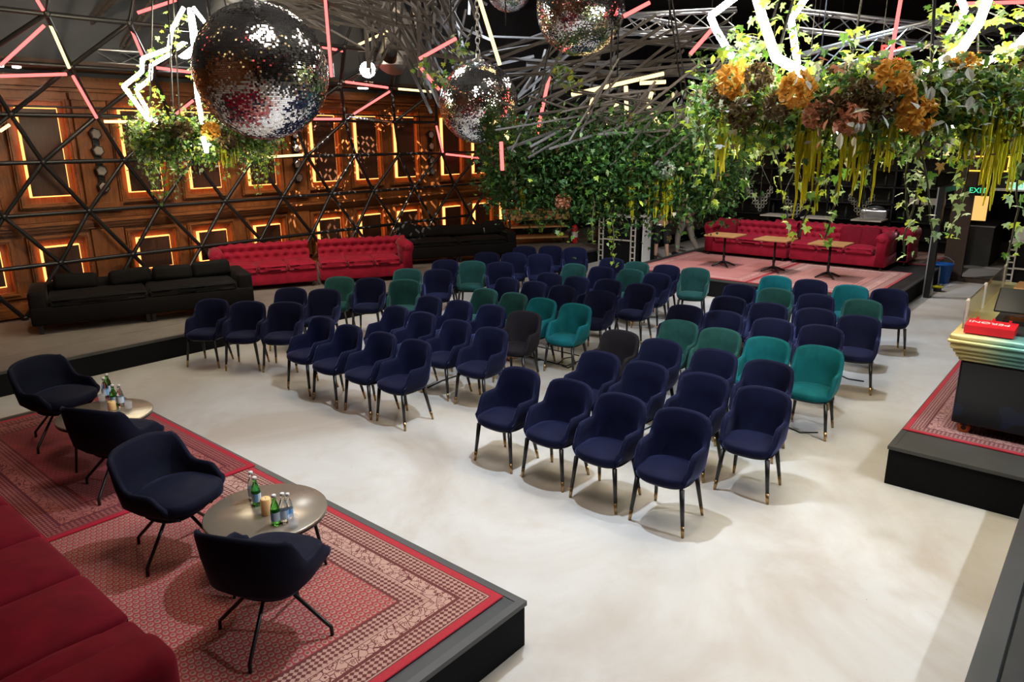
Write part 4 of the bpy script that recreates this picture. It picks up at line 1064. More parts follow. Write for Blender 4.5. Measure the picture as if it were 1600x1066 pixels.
# unseen tubes added overhead so the disco balls have sparkles to reflect
ro = random.Random(17); sparkle = thing('added_sparkle_tubes', 'red and warm tubes added over the camera end for ball reflections', 'light tubes', (0, 3, 5.2)); IO = Vector(sparkle.location)
for k in range(22):
    a = ro.uniform(0, 6.28); q = Vector((ro.uniform(-4.5, 4.5), ro.uniform(-4, 10), ro.uniform(4.4, 5.9)))
    if (q-CAM).normalized().dot(FW) > .5: q.z = 5.9
    d = Vector((math.cos(a)*.6, math.sin(a)*.6, ro.uniform(-.25, .25)))
    MB().tube(q-IO-d, q-IO+d, .022, .022, 8).build('light_tube', 'led_red' if k % 2 else 'led_warm', sparkle, True); MB().tube(q-IO, (q.x-IO.x, q.y-IO.y, 6.6-IO.z), .006).build('hanger', 'black_metal', sparkle)
# free hanging light tubes
for a, b, d, l in (((507, -15), (518, 120), 9.5, 'long red light tube hanging right of the largest disco ball'), ((1409, -10), (1390, 100), 7.5, 'long red light tube hanging above the right planter'),
                   ((1495, 6), (1605, 3), 8, 'red light tube lying flat at the upper right edge')):
    pa, pb = atd(*a, d), atd(*b, d); t = thing('light_tube', l, 'light tube', pa, 0, 'red light tubes hanging free')
    MB().tube((0, 0, 0), pb-pa, .02, .02, 8).build('tube', 'led_red', t, True)
    MB().tube(Vector((.03, 0, 0)), pb-pa+Vector((.03, 0, 0)), .012, .012, 6).build('rail', 'black_metal', t)
    MB().tube((0, 0, 0), (0, 0, 6.6-pa.z), .006).build('hanger', 'black_metal', t)

# ------------------------------------------------------------------ roof trusses, ducts, beams
def truss(p, q, label, s=.28, n=None):
    p, q = Vector(p), Vector(q); t = thing('roof_truss', label, 'truss', p, 0, 'aluminium roof trusses'); d = q-p; L = d.length; d.normalize()
    sd = d.cross(Vector((0, 0, 1))).normalized(); up = sd.cross(d); n = n or int(L/.35)
    cs = [(sd*a+up*b)*(s/2) for a, b in ((-1, -1), (1, -1), (1, 1), (-1, 1))]
    for c in cs: MB().tube(c, c+d*L, .024, .024, 8).build('chord', 'steel', t, True)
    for f in range(4):
        a, b = cs[f], cs[(f+1) % 4]; m = MB()
        for k in range(n):
            m.tube((a if k % 2 else b)+d*(L*k/n), (b if k % 2 else a)+d*(L*(k+1)/n), .010, .010, 5)
        m.build('lacing', 'steel', t)
    for k in (.12, .88):
        c = d*(L*k); MB().tube(c, c+Vector((0, 0, 6.6-(p+c).z)), .01).build('hanger', 'black_metal', t)
truss(atd(850, 45, 12.5), atd(1150, 30, 11.5), 'curving silver truss right of the upper disco ball')
truss(atd(850, 10, 13.5), atd(1180, 75, 13.5), 'silver truss crossing behind the upper disco ball')
truss(atd(1240, 105, 10.5), atd(1640, 5, 9.0), 'silver truss rising to the right above the big planter')
truss(atd(1230, 30, 12), atd(1640, 75, 12), 'silver truss sloping down behind the big planter lights')
truss(atd(1260, 125, 14), atd(1640, 95, 14), 'lowest silver truss behind the big planter')
truss(atd(-30, 78, 11.2), atd(310, 98, 12.0), 'dull silver truss above the oak wall at upper left', .2)
t = thing('air_duct', 'ribbed foil air duct under the ceiling left of the middle disco ball', 'duct', atd(610, 100, 13.5))
pts = [Vector((0, 0, 0)), Vector((.25, .1, .3)), Vector((.5, .3, .75)), Vector((.6, .8, 1.4)), Vector((.6, 1.0, 6.6-t.location.z))]
m = MB(); seq = []; rad = []
for a, b in zip(pts, pts[1:]):
    for k in range(14): seq.append(a.lerp(b, k/14)); rad.append(.26+.02*(len(seq) % 2))
m.path(seq, rad, 18).build('hose', 'silver_duct', t, True); MB().lathe([(.29, -.03), (.29, .03)], 18).build('collar', 'steel', t)
t = thing('air_duct', 'ribbed foil air duct behind the top of the largest disco ball', 'duct', atd(350, 40, 11))
m = MB(); seq = [Vector((-.1+.02*k, .0, -.3+.06*k)) for k in range(60)]; m.path(seq, [.22+.018*(k % 2) for k in range(60)], 18).build('hose', 'silver_duct', t, True)
MB().tube((.5, 0, 1.2), (.5, 0, 6.6-t.location.z), .01).build('hanger', 'black_metal', t)
for k, (x, l) in enumerate(((3.5, 'nearest dark ceiling beam on the left'), (6.5, 'second dark ceiling beam from the left'), (9.5, 'dark ceiling beam above the disco balls'), (12.5, 'dark ceiling beam above the far chairs'), (15.5, 'dark ceiling beam above the lounge'))):
    t = thing('ceiling_beam', l, 'beam', (x, 3.2, 6.35), 0, 'dark ceiling beams')
    MB().box((0, 0, .2), (.22, 19.4, .04)).box((0, 0, -.2), (.22, 19.4, .04)).build('flange', 'deck_grey', t); MB().box((0, 0, 0), (.05, 19.4, .4)).build('web', 'deck_grey', t)
for k, (a, b, l) in enumerate((((115, 60, 11.5), (215, -40, 11.0), 'pale slotted roof brace at upper left'), ((150, 140, 12), (240, 0, 11.5), 'pale slotted roof brace right of the upper left one'))):
    pa, pb = atd(*a), atd(*b); t = thing('roof_brace', l, 'brace', pa, 0, 'slotted roof braces'); d = pb-pa
    for s in (-1, 1): MB().tube(RT*(.05*s), d+RT*(.05*s), .028, .028, 4).build('rail', 'slat', t)
    for q in range(1, 6): MB().tube(d*(q/6)-RT*.07, d*(q/6)+RT*.07, .02, .02, 4).build('rung', 'slat', t)
    MB().tube(d, Vector((d.x, d.y, 6.6-pa.z)), .02).build('hanger', 'black_metal', t)
# spotlight fixtures: two visible ones and the ones that carry the stage lights and the added wall fill
def par(p, aim, label, face=True, watts=0):
    p, aim = Vector(p), Vector(aim); t = thing('spotlight', label, 'spotlight', p, 0, 'spotlights under the roof')
    d = (aim-p).normalized(); b = p-d*.05
    MB().tube(-d*.34, -d*.06, .085, .14, 18).tube(-d*.40, -d*.34, .05, .085, 18).build('housing', 'black_metal', t, True)
    if face: MB().tube(-d*.055, -d*.045, .13, .13, 18).build('lens', 'lamp_white', t)
    y = d.cross(Vector((0, 0, 1))).normalized()
    m = MB()
    for s in (-1, 1): m.tube(-d*.2+y*(.12*s), -d*.2+y*(.12*s)+Vector((0, 0, .25)), .012)
    m.tube(-d*.2-y*.13+Vector((0, 0, .25)), -d*.2+y*.13+Vector((0, 0, .25)), .012).build('yoke', 'black_metal', t)
    MB().tube(-d*.2+Vector((0, 0, .25)), -d*.2+Vector((0, 0, 6.6-p.z)), .015).build('pole', 'black_metal', t)
par(atd(575, 110, 12.0), atd(700, 400, 6), 'dazzling white spotlight between the disco balls'); par(atd(289, 80, 11.4), atd(500, 400, 6), 'dazzling white spotlight behind the left planter tubes')
LN = ('spotlight above the front rows', 'spotlight above the middle rows', 'spotlight on the right side behind the ledge', 'spotlight above the far rows', 'spotlight above the lounge', 'warm spotlight above the wall sofas', 'fixture of the added warm wall fill at the left', 'fixture of the added warm wall fill in the middle', 'pattern projector aimed at the oak wall')
for (p, a), l in zip(LAMPS, LN): par(p, a, 'black ' + l, False)

# ------------------------------------------------------------------ round tables and drinks on the stage
def round_table(c, label, z0):
    zt = .72; t = thing('round_table', label, 'table', (c.x, c.y, z0), 0, 'round tables on the stage'); h = zt-z0
    MB().lathe([(.355, 0), (.365, .006), (.365, .016), (.36, .02)], 48, (0, 0, h-.02)).build('table_top', ['tabletop'], t, True)
    MB().lathe([(.36, 0), (.36, .012)], 48, (0, 0, h-.033)).build('rim', 'black_metal', t)
    for k in range(3):
        a = R_(-42+120*k); MB().tube((.27*math.cos(a), .27*math.sin(a), h-.03), (.33*math.cos(a), .33*math.sin(a), 0), .012, .010, 8).build('leg', 'black_metal', t, True)
    return t
T1 = Vector((2.06, 3.74, 0)); T2 = (onz(88, 656, .72)+onz(236, 636, .72))/2
round_table(T1, 'near round champagne coloured table with bottles and an amber candle', .3125)
round_table(T2, 'far round table with bottles half hidden behind a swivel chair', .325)
def bottle(px, py, label, glass, small=False):
    p = onz(px, py, .7205); t = thing('water_bottle', label, 'bottle', p, rnd.uniform(0, 6), 'small water bottles on the stage tables')
    k = .9 if small else 1.0
    MB().lathe([(.024*k, 0), (.028*k, .006), (.028*k, .095*k), (.022*k, .125*k), (.012*k, .15*k), (.0115*k, .178*k), (.013*k, .18*k)], 18).build('glass', glass, t, True)
    MB().lathe([(.0135*k, 0), (.0135*k, .014), (.010, .016)], 14, (0, 0, .176*k)).build('cap', 'white', t, True)
    lb = MB(); n = 18
    for j in range(n):
        a0, a1_ = 2*math.pi*j/n, 2*math.pi*(j+1)/n; r_ = .0288*k
        lb.add([(r_*math.cos(a0), r_*math.sin(a0), .03), (r_*math.cos(a1_), r_*math.sin(a1_), .03), (r_*math.cos(a1_), r_*math.sin(a1_), .085*k), (r_*math.cos(a0), r_*math.sin(a0), .085*k)], [(0, 1, 2, 3)], 1 if j % 9 < 3 else 0)
    lb.build('paper_label', ['label_white', 'label_blue'], t, True)
bottle(402, 789, 'green bottle left of the amber candle on the near table', 'green_glass')
bottle(432, 819, 'green bottle right of the amber candle on the near table', 'green_glass')
bottle(396, 780, 'clear bottle behind the left green bottle on the near table', 'glass')
bottle(445, 816, 'clear bottle beside the drinking glass on the near table', 'glass')
bottle(453, 812, 'clear bottle behind the drinking glass on the near table', 'glass', True)
bottle(166, 622, 'tallest looking clear bottle with white cap on the far table', 'glass'); bottle(171, 616, 'green bottle at the back of the far table', 'green_glass')
bottle(180, 634, 'green bottle in front on the far table', 'green_glass'); bottle(190, 634, 'clear bottle at the right on the far table', 'glass')
def tumbler(px, py, label):
    t = thing('drinking_glass', label, 'glass', onz(px, py, .7205), 0, 'drinking glasses on the stage tables')
    MB().lathe([(.024, 0), (.026, .004), (.030, .075), (.028, .075), (.0245, .008), (.002, .007)], 18).build('tumbler', 'thin_glass', t, True)
    MB().lathe([(.0235, .009), (.025, .03), (.002, .0301)], 16).build('water', 'thin_glass', t, True)
tumbler(459, 824, 'short drinking glass with water on the near table'); tumbler(202, 640, 'drinking glass at the right edge of the far table'); tumbler(160, 628, 'drinking glass left of the bottles on the far table')
t = thing('candle', 'amber pillar candle between the green bottles', 'candle', onz(417, 803, .7205)); MB().lathe([(.030, 0), (.031, .004), (.031, .10), (.027, .106), (.008, .101)], 22).build('wax', 'wax', t, True); MB().tube((0, 0, .10), (0, 0, .112), .0015).build('wick', 'black_metal', t)
t = thing('candle', 'small amber candle among the bottles on the far table', 'candle', onz(176, 640, .7205)); MB().lathe([(.030, 0), (.031, .004), (.031, .07), (.027, .074), (.008, .07)], 22).build('wax', 'wax', t, True); MB().tube((0, 0, .07), (0, 0, .08), .0015).build('wick', 'black_metal', t)

# ------------------------------------------------------------------ bistro tables
def bistro(x, y, z, label, h=.645, top='wood_light', rz=0):
    t = thing('bistro_table', label, 'table', (x, y, z), rz, 'square bistro tables')
    MB().rbox((0, 0, h), (.62, .66, .03), .006, 2).build('table_top', top, t); MB().lathe([(.09, -.02), (.09, 0), (.03, .005)], 12, (0, 0, h-.02)).build('top_plate', 'black_metal', t)
    MB().lathe([(.05, .06), (.028, .10), (.022, .16), (.030, .2), (.022, .24), (.022, h-.02)], 12).build('stem', 'black_metal', t, True)
    for k in range(4):
        a = R_(45+90*k); c, s = math.cos(a), math.sin(a)
        MB().path([(.02*c, .02*s, .09), (.10*c, .10*s, .07), (.20*c, .20*s, .03), (.25*c, .25*s, .012)], [.026, .022, .018, .012], 8).build('foot', 'black_metal', t, True)
for y, l in ((6.30, 'bistro table with wooden top in front of the red sofa left end'), (5.25, 'middle bistro table with wooden top in front of the red sofa'), (4.20, 'bistro table with wooden top in front of the red sofa right end')): bistro(14.25, y, .342, l)
for y, l in ((6.75, 'pale topped table left behind the red lounge sofa'), (5.75, 'pale topped table in the middle behind the red lounge sofa'), (4.6, 'pale topped table right behind the red lounge sofa')): bistro(18.3, y, .345 if y < 5.4 else .33, l, .72, 'offwhite')

# ------------------------------------------------------------------ white framed flight racks
def rack(loc, rz, w_, d_, h, label, board=False):
    t = thing('flight_rack', label, 'rack', loc, rz, 'white framed black racks')
    MB().box((0, 0, h/2), (d_-.06, w_-.06, h-.04)).build('body', 'black_cloth', t)
    for s in (-1, 1):
        lad = MB()
        for o in (-.055, .055): lad.box((-d_/2, s*(w_/2-.07)+o, h/2), (.03, .025, h))
        for k in range(9): lad.box((-d_/2, s*(w_/2-.07), .04+k*(h-.06)/8), (.03, .11, .022))
        lad.build('ladder_frame', 'offwhite', t)
    MB().box((-d_/2, 0, h*.52), (.025, w_-.26, .03)).build('cross_bar', 'offwhite', t)
    MB().rbox((0, 0, h+.012), (d_+.04, w_+.03, .03), .006, 1).build('lid', 'white', t)
    if board: MB().box((.16, -w_/2-.10, h*.53), (.40, .03, h*1.06)).box((.16, -w_/2-.118, h*.53), (.41, .004, .03)).build('white_board', 'white', t); MB().box((.42, -w_/2-.05, h*.52), (.10, .22, h*1.04)).build('end_panel', 'black_cloth', t)
rack((15.05, 9.30, 0), R_(4), 1.0, .42, 1.13, 'black rack with white ladder frames left of the two people', True)
rack((16.62, .95, 0), 0, 1.35, .5, 1.0, 'black rack with white ladder frame and white lid at the right edge')
MB().rbox((0, 0, .12), (.25, .2, .24), .01, 1).build('white_carton', 'white', label='small white carton on the right rack', cat='carton').location = (16.6, 1.45, 1.03)

# ------------------------------------------------------------------ rolling bar counter on the right platform
bar = thing('bar_counter', 'black rolling bar counter with a gilded moulded top, coloured light painted on', 'counter', (8.55, .20, .35))
tt = NT('gilding_painted_light'); v = tt.coord(); x, y, z = tt.xyz(v)
tt.color(tt.ramp(tt.m('MULTIPLY_ADD', y, -.75, .62), [(0, (.72, .55, .22)), (.18, (.62, .60, .30)), (.34, (.22, .50, .42)), (.52, (.16, .45, .58)), (.8, (.25, .3, .6))]))  # coloured light on the gold moulding, put in as a colour gradient
tt.p(rough=.28, metal=.25); M['gild_painted_light'] = tt.mat
tb = NT('bar_front'); v = tb.coord(); n_ = tb.noise(v, 1.4, 2)
tb.color(tb.mix(tb.m('GREATER_THAN', n_, .60), (.004, .005, .008), (.006, .012, .035))); tb.p(rough=.3); M['bar_front'] = tb.mat
BL, BW = 2.86, 1.42     # along X, along Y
MB().rbox((0, 0, .39), (BL, BW, .58), .02, 2).build('body', 'bar_front', bar)
def mould(mb, z, ov, h, r=0): mb.rbox((0, 0, z+h/2), (BL+2*ov, BW+2*ov, h), min(h*.45, .022), 3)
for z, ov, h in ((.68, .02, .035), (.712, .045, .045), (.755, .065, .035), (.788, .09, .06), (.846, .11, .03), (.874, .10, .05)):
    m = MB(); mould(m, z, ov, h); m.build('moulding', 'gild_painted_light', bar, True)
MB().box((.06, -.02, .926), (BL-.16, BW-.2, .006)).build('counter_mat', 'wall_black', bar)
for sx in (-1, 1):
    for sy in (-1, 1):
        wx, wy = sx*(BL/2-.07), sy*(BW/2-.10)
        cst = MB().tube((wx-.018, wy, .055), (wx+.018, wy, .055), .05, .05, 16).build('caster', 'orange_pl', bar, True)
        MB().tube((wx-.02, wy, .055), (wx+.02, wy, .055), .022, .022, 12).build('axle', 'black_metal', cst); MB().box((wx, wy, .095), (.06, .05, .03)).build('fork', 'black_metal', cst)
ZT = .35+.93
def bp(px, py, z=ZT): return onz(px, py, z)
# red wedge shaped tray with brand lettering, seen from behind the bar
rt = thing('bar_caddy', 'red bar caddy with white lettering on the counter corner', 'caddy', (7.20, .74, ZT+.006))
MB().add([(-.12, -.18, 0), (.14, -.18, 0), (.14, .18, 0), (-.12, .18, 0), (-.12, -.18, .068), (.14, -.18, .078), (.14, .18, .078), (-.12, .18, .068)], [(3, 2, 1, 0), (4, 5, 6, 7), (0, 1, 5, 4), (1, 2, 6, 5), (2, 3, 7, 6), (3, 0, 4, 7)]).build('box', 'red_paint', rt)
sl = math.atan2(.01, .26)
text('lettering', 'PERONI', .088, 'white', rt, .001, Matrix.Translation((.03, .02, .0750)) @ Matrix.Rotation(-sl, 4, 'Y') @ Matrix.Rotation(R_(90), 4, 'Z'))
for k in range(3): MB().box((.12, -.12+.12*k, .085), (.02, .02, .03)).build('divider', 'red_paint', rt)
gg = thing('glass_guard', 'clear acrylic guard panel along the counter edge', 'guard', (8.55, .955, ZT))
M['acrylic'] = glassmat('acrylic', (.93, .90, .84), .05)
MB().box((-.0, 0, .12), (2.6, .008, .24)).build('pane', 'acrylic', gg)
for k in (-1.25, -.3, 1.05): MB().box((k, 0, .125), (.012, .02, .25)).box((k+.06, 0, .125), (.012, .02, .25)).build('bracket', 'offwhite', gg)
tabt = thing('tablet_stand', 'black tablet tilted on a stand on the counter', 'tablet', (7.75, .60, ZT))
MB().box((0, 0, .02), (.2, .22, .04)).build('foot', 'black_metal', tabt); MB().tube((0, -.1, .03), (.05, -.1, .32), .02).build('post', 'black_metal', tabt)
q = MB().rbox((0, 0, 0), (.30, .34, .02), .01, 1).build('screen', 'black_metal', tabt); q.location = (0, .02, .20); q.rotation_euler = (0, R_(-38), 0)
bw = thing('garnish_bowl', 'orange and red tub on the counter behind the tablet', 'tub', (8.25, .62, ZT)); MB().lathe([(.09, 0), (.12, .14), (.11, .14), (.085, .01), (.01, .01)], 8).build('tub', 'orange_pl', bw); MB().lathe([(.07, .06), (.10, .11), (.02, .13)], 8).build('filling', 'red_paint', bw)
cb = thing('wooden_board', 'pale wooden board with a handle slot at the back of the counter', 'board', (9.55, .35, ZT)); MB().rbox((0, 0, .03), (.5, .95, .06), .02, 3).build('board', 'wood_light', cb); MB().rbox((-.1, .0, .061), (.03, .14, .004), .001, 1).build('handle_slot', 'wood_dark', cb)
ic = thing('speed_well', 'steel bottle well sunk in the counter', 'well', (8.75, .12, ZT)); MB().box((0, .35, .06), (.8, .02, .12)).box((0, -.35, .06), (.8, .02, .12)).box((.4, 0, .06), (.02, .7, .12)).box((-.4, 0, .06), (.02, .7, .12)).box((0, 0, .01), (.8, .7, .02)).build('well', 'steel', ic)
for k, (x, y, mt, l) in enumerate(((8.55, .30, 'dark_glass', 'dark bottle at the left in the steel well'), (8.7, .12, 'red_paint', 'red bottle in the middle of the steel well'), (8.9, .25, 'dark_glass', 'dark bottle at the back of the steel well'), (8.95, -.05, 'green_glass', 'green bottle at the right in the steel well'))):
    t = thing('bar_bottle', l, 'bottle', (x, y, ZT+.022), 0, 'bottles in the steel well'); MB().lathe([(.036, 0), (.038, .02), (.038, .13), (.016, .17), (.014, .2)], 12).build('glass', mt, t, True); MB().tube((0, 0, .2), (0, 0, .235), .006, .004, 8).build('pourer', 'steel', t)
# dark speaker sized case right behind, grey
mx = thing('grey_mixer', 'grey slanted console at the right end of the counter', 'console', (8.2, -.22, ZT)); MB().rbox((0, 0, .10), (.6, .5, .2), .02, 2).build('case', 'deck_grey', mx); MB().rbox((0, 0, .203), (.5, .42, .008), .003, 1).build('panel', 'slat', mx)

# ------------------------------------------------------------------ sideboard, extinguisher, bucket, broom, cables
sb = thing('wooden_sideboard', 'industrial wooden sideboard with two open shelves on black legs', 'sideboard', (14.85, 11.72, .30), R_(-38))
MB().rbox((0, 0, .84), (1.7, .68, .05), .01, 1).build('top', 'wood_light', sb); MB().box((0, 0, .72), (1.62, .6, .18)).build('drawer_box', 'wood_light', sb)
for k in range(3):
    dr = MB().rbox((-.53+.53*k, -.305, .72), (.5, .02, .15), .004, 1).build('drawer', 'wood_light', sb); MB().tube((-.58+.53*k, -.325, .72), (-.48+.53*k, -.325, .72), .008).build('handle', 'black_metal', dr)
for z in (.18, .45): MB().rbox((0, 0, z), (1.6, .58, .04), .006, 1).build('shelf', 'wood_light', sb)
for sx in (-1, 1):
    for sy in (-1, 1): MB().box((sx*.79, sy*.29, .41), (.04, .04, .82)).build('leg', 'black_metal', sb)
fe = thing('fire_extinguisher', 'red fire extinguisher standing right of the sideboard', 'extinguisher', (15.45, 10.95, .30))
MB().lathe([(.07, 0), (.08, .02), (.08, .40), (.05, .46), (.025, .48)], 16).build('cylinder', 'red_paint', fe, True); MB().box((0, 0, .51), (.10, .03, .05)).build('valve', 'black_metal', fe); MB().path([(.03, 0, .50), (.11, 0, .48), (.12, 0, .3), (.10, 0, .12)], .010, 6).build('hose', 'black_metal', fe)
MB().lathe([(.081, .16), (.081, .30)], 16).build('label_band', 'white', fe)
bk = thing('blue_bucket', 'blue plastic bucket by the brown column', 'bucket', (17.0, 2.78, 0)); MB().lathe([(.17, 0), (.21, .38), (.225, .38), (.225, .40), (.20, .40), (.165, .015), (.01, .015)], 20).build('pail', 'blue_plastic', bk, True)
MB().path([(0, .22, .38), (0, .20, .46), (0, .1, .53), (0, 0, .55), (0, -.1, .53), (0, -.2, .46), (0, -.22, .38)], .006, 6).build('handle', 'steel', bk)
br = thing('dust_brush', 'hand brush with yellow dustpan beside the blue bucket', 'brush', (15.95, 2.62, 0)); MB().lathe([(.09, 0), (.10, .02), (.06, .03)], 14, (0, 0, .08)).build('dustpan', 'tassel', br); MB().box((.2, .05, .05), (.3, .06, .05)).build('bristles', 'wood_dark', br); MB().tube((.3, .05, .06), (.55, .10, .40), .015).build('handle', 'slat', br); MB().tube((0, 0, 0), (0, 0, .085), .07, .07, 12).build('stand', 'black_metal', br)
def cable(pts, label, r=.008, mat='black_metal'):
    P3 = [onz(x, y, r+.001) for x, y in pts]
    MB().path(P3, r, 6).build('floor_cable', mat, smooth=True, label=label, cat='cable', group='cables on the hall floor')
cable([(668, 606), (690, 595), (730, 582), (768, 571)], 'thin cable between the second rows of the left block')
cable([(815, 553), (835, 560), (860, 566), (885, 572), (905, 564), (921, 551)], 'loop of cable under the bright teal chairs')
cable([(838, 541), (870, 548), (905, 556)], 'straight thin cable behind the bright teal chairs')
cable([(872, 569), (882, 560), (895, 558), (900, 568), (888, 575), (878, 572)], 'small knotted cable loop beside the bright teal chairs')
cable([(1005, 672), (1014, 668), (1022, 663)], 'short cable end under the second row of the right block')
cable([(1232, 668), (1250, 676), (1278, 676)], 'cable by the outer bright teal chair of the right block')
cable([(1310, 585), (1325, 592), (1350, 596)], 'cable on the floor beside the outermost navy chairs')
m = MB(); pts = []
for k in range(60):
    a = 2*math.pi*k/15; pts.append((.12*math.cos(a), .12*math.sin(a), .018+.0017*k))
o = thing('cable_coil', 'orange coiled cable lying under the charcoal chair', 'cable coil', onz(793, 560, 0)); m.path(pts, .014, 6).build('coil', 'orange_pl', o, True); MB().path([(.12, 0, .02), (.25, .1, .015), (.4, .05, .015)], .013, 6).build('loose_end', 'orange_pl', o, True)
# bare branches standing by the rack
tw = thing('bare_tree', 'bare dark branches standing on the platform behind the far chairs', 'tree', (15.9, 10.6, .30)); rb = random.Random(9)
def branch(p, d, L, r, lev):
    pts = [p]; q = p
    for k in range(5): d = (d+Vector((rb.uniform(-.25, .25), rb.uniform(-.25, .25), rb.uniform(-.05, .2)))).normalized(); q = q+d*(L/5); pts.append(q)
    MB().path(pts, [r*(1-.13*k) for k in range(6)], 6).build('branch' if lev else 'trunk', 'wood_dark', tw, True)
    if lev < 2:
        for k in (2, 3, 4, 5): branch(pts[k], (d+Vector((rb.uniform(-1, 1), rb.uniform(-1, 1), rb.uniform(-.2, .6)))).normalized(), L*.55, r*.5, lev+1)
branch(Vector((0, 0, 0)), Vector((.1, -.1, 1)), 1.5, .05, 0)
MB().lathe([(.2, 0), (.22, .03), (.05, .05)], 14).build('stand', 'black_metal', tw)

# ------------------------------------------------------------------ filigree pendants below the right planter
for px, py, l in ((1187, 318, 'left filigree pendant hanging under the right planter'), (1243, 328, 'middle filigree pendant hanging under the right planter'), (1346, 330, 'right filigree pendant hanging under the right planter')):
    c = atd(px, py, 7.0); t = thing('filigree_pendant', l, 'pendant', c, 0, 'filigree pendants')
    for k in range(-4, 5):
        for j in range(3 if abs(k) < 3 else 2):
            o = Vector(RT*(k*.028)+UP*(abs(k)*.035-.04-.035*j+.05)); m = MB(); pts = [o+RT*(.016*math.cos(a))+UP*(.016*math.sin(a)) for a in [2*math.pi*i/10 for i in range(11)]]; m.path(pts, .0025, 5).build('ring', 'deck_grey', t, True)
    MB().tube((0, 0, .02), (0, 0, 6.6-c.z), .003).build('cord', 'black_metal', t)
    for s_ in (-1, 1): MB().tube(RT*(s_*.12)+UP*.14, UP*.4, .003).build('side_cord', 'black_metal', t)

# ------------------------------------------------------------------ two people behind the middle planter
def skin_body(name, joints, edges, mat, parent, lvl=2):
    me = bpy.data.meshes.new(name); me.from_pydata([j[:3] for j in joints], edges, []); o = put(name, me, parent)
    md = o.modifiers.new('skin', 'SKIN'); sv = me.skin_vertices[0].data
    for i, j in enumerate(joints): sv[i].radius = j[3] if isinstance(j[3], tuple) else (j[3], j[3]); sv[i].use_root = i == 0
    o.modifiers.new('sub', 'SUBSURF').levels = lvl; o.modifiers['sub'].render_levels = lvl; md.use_smooth_shade = True
    me.materials.append(M[mat]); return o
def hand(parent, p, d):
    d = Vector(d).normalized(); s = d.orthogonal().normalized(); p = Vector(p)
    js = [(*p, .026), (*(p+d*.05), (.034, .016)), (*(p+d*.09), (.036, .014))]; es = [(0, 1), (1, 2)]
    for k in range(4):
        b = p+d*.095+s*(-.027+.018*k); n = len(js); js += [(*b, .0085), (*(b+d*.035), .008), (*(b+d*(.06+.01*(k in (1, 2)))-s.cross(d)*.012), .007)]; es += [(2, n), (n, n+1), (n+1, n+2)]
    n = len(js); b = p+d*.04+s*.03; js += [(*b, .011), (*(b+d*.03+s*.02), .009)]; es += [(1, n), (n, n+1)]
    return skin_body('hand', js, es, 'skin', parent, 1)
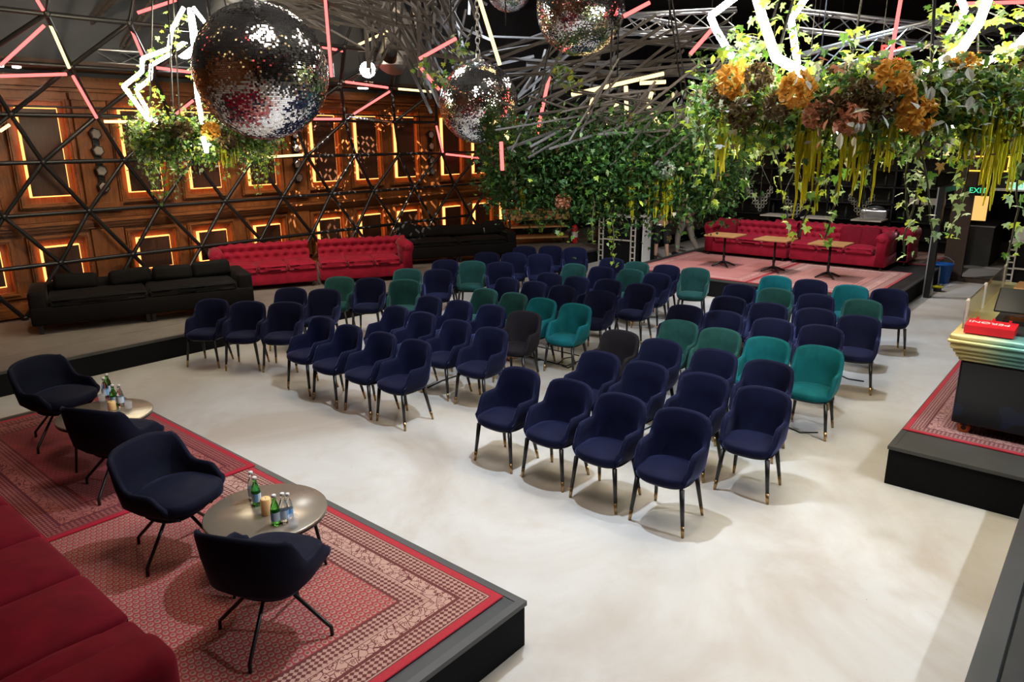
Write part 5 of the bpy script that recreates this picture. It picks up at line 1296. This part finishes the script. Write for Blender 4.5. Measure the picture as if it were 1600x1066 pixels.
def person(label, loc, rz, bare, top, bottom, pose):
    t = thing('person', label, 'person', loc, rz, 'people at the back')
    hipL, kneeL, ankL, hipR, kneeR, ankR = pose
    tors = [(0, 0, .93, (.15, .11)), (0, 0, 1.08, (.135, .10)), (0, .01, 1.25, (.16, .11)), (0, .0, 1.40, (.15, .09)), (0, -.01, 1.47, (.06, .06)), (0, -.02, 1.53, (.052, .052))]
    body = skin_body('body', [(0, 0, .90, (.14, .10)), (0, 0, 1.08, (.12, .09)), (0, .01, 1.25, (.14, .10)), (0, 0, 1.40, (.13, .08)), (0, -.01, 1.49, .05), (0, -.02, 1.56, .052),
                              (*hipL, .09), (*kneeL, .058), ((hipL[0]+0*kneeL[0]+ankL[0])/2*0+ankL[0]*.35+kneeL[0]*.65, ankL[1]*.35+kneeL[1]*.65, ankL[2]*.35+kneeL[2]*.65, .056), (*ankL, .036),
                              (*hipR, .09), (*kneeR, .058), (ankR[0]*.35+kneeR[0]*.65, ankR[1]*.35+kneeR[1]*.65, ankR[2]*.35+kneeR[2]*.65, .056), (*ankR, .036),
                              (.19, 0, 1.39, .055), (.25, -.03, 1.13, .043), (.20, -.22, 1.0, .034), (-.19, 0, 1.39, .055), (-.26, .02, 1.12, .043), (-.22, -.18, .98, .034)],
                     [(0, 1), (1, 2), (2, 3), (3, 4), (4, 5), (0, 6), (6, 7), (7, 8), (8, 9), (0, 10), (10, 11), (11, 12), (12, 13), (3, 14), (14, 15), (15, 16), (3, 17), (17, 18), (18, 19)], 'skin', t)
    skin_body('shirt', tors[:4]+[(.19, 0, 1.39, .068), (.235, -.01, 1.22, .062), (-.19, 0, 1.39, .068), (-.235, .01, 1.22, .062)], [(0, 1), (1, 2), (2, 3), (3, 4), (4, 5), (3, 6), (6, 7)], top, t)
    if bare:
        cut = .35
        L2 = tuple(kneeL[i]*.75+ankL[i]*.25 for i in range(3)); Rr = tuple(kneeR[i]*.75+ankR[i]*.25 for i in range(3))
        skin_body('shorts', [(0, 0, .95, (.155, .115)), (*hipL, .115), (*L2, .095), (*hipR, .115), (*Rr, .095)], [(0, 1), (1, 2), (0, 3), (3, 4)], bottom, t)
    else:
        skin_body('trousers', [(0, 0, .95, (.155, .115)), (*hipL, .11), (*kneeL, .078), (ankL[0], ankL[1], ankL[2]+.03, .062), (*hipR, .11), (*kneeR, .078), (ankR[0], ankR[1], ankR[2]+.03, .062)], [(0, 1), (1, 2), (2, 3), (0, 4), (4, 5), (5, 6)], bottom, t)
    for a in (ankL, ankR): MB().rbox((a[0], a[1]-.06, max(.045, a[2]-.045)), (.10, .27, .085), .035, 3).build('shoe', 'black_wear', t, True)
    hd = MB(); rings = []
    for k in range(13):
        a = math.pi*k/12; z = -.115*math.cos(a); r = math.sin(a); jaw = .72+.28*ss(-.11, .02, z)
        rings.append([(.078*r*jaw*math.cos(b)+0, -.02+(.098*r)*math.sin(b)*(1 if math.sin(b) > 0 else .95)-(.014 if (math.sin(b) < -.95 and -.03 < z < .02) else 0), 1.66+z) for b in [2*math.pi*i/16 for i in range(16)]])
    h = hd.loft(rings).build('head', 'skin', t, True)
    MB().rbox((0, -.125, 1.645), (.026, .035, .045), .010, 2).build('nose', 'skin', h, True)
    for s in (-1, 1):
        MB().lathe([(.004, -.012), (.012, 0), (.004, .012)], 10, (s*.032, -.112, 1.67)).build('eye', 'white', h, True); MB().rbox((s*.080, -.01, 1.655), (.016, .035, .06), .007, 2).build('ear', 'skin', h, True)
    MB().rbox((0, -.108, 1.598), (.05, .014, .012), .005, 2).build('mouth', 'peach', h, True)
    MB().lathe([(.088, .0), (.094, .03), (.088, .07), (.06, .105), (.01, .118)], 16, (0, .0, 1.665), sy=1.2).build('hair', 'hair', h, True)
    hand(t, (.20, -.23, .995), (-.15, -.6, -.5)); hand(t, (-.22, -.19, .975), (.1, -.5, -.7))
person('person in beige shirt and grey trousers striding behind the middle planter', (17.05, 8.62, 0), R_(150), False, 'beige_cloth', 'grey_cloth', ((.09, 0, .86), (.16, -.10, .48), (.20, -.02, .09), (-.09, 0, .86), (-.14, .10, .47), (-.22, .30, .12)))
person('person in black shorts with bare calves beside the rack', (16.05, 8.75, 0), R_(120), True, 'beige_cloth', 'black_wear', ((.09, 0, .86), (.12, -.05, .48), (.13, .02, .09), (-.09, 0, .86), (-.12, .02, .48), (-.16, .10, .09)))
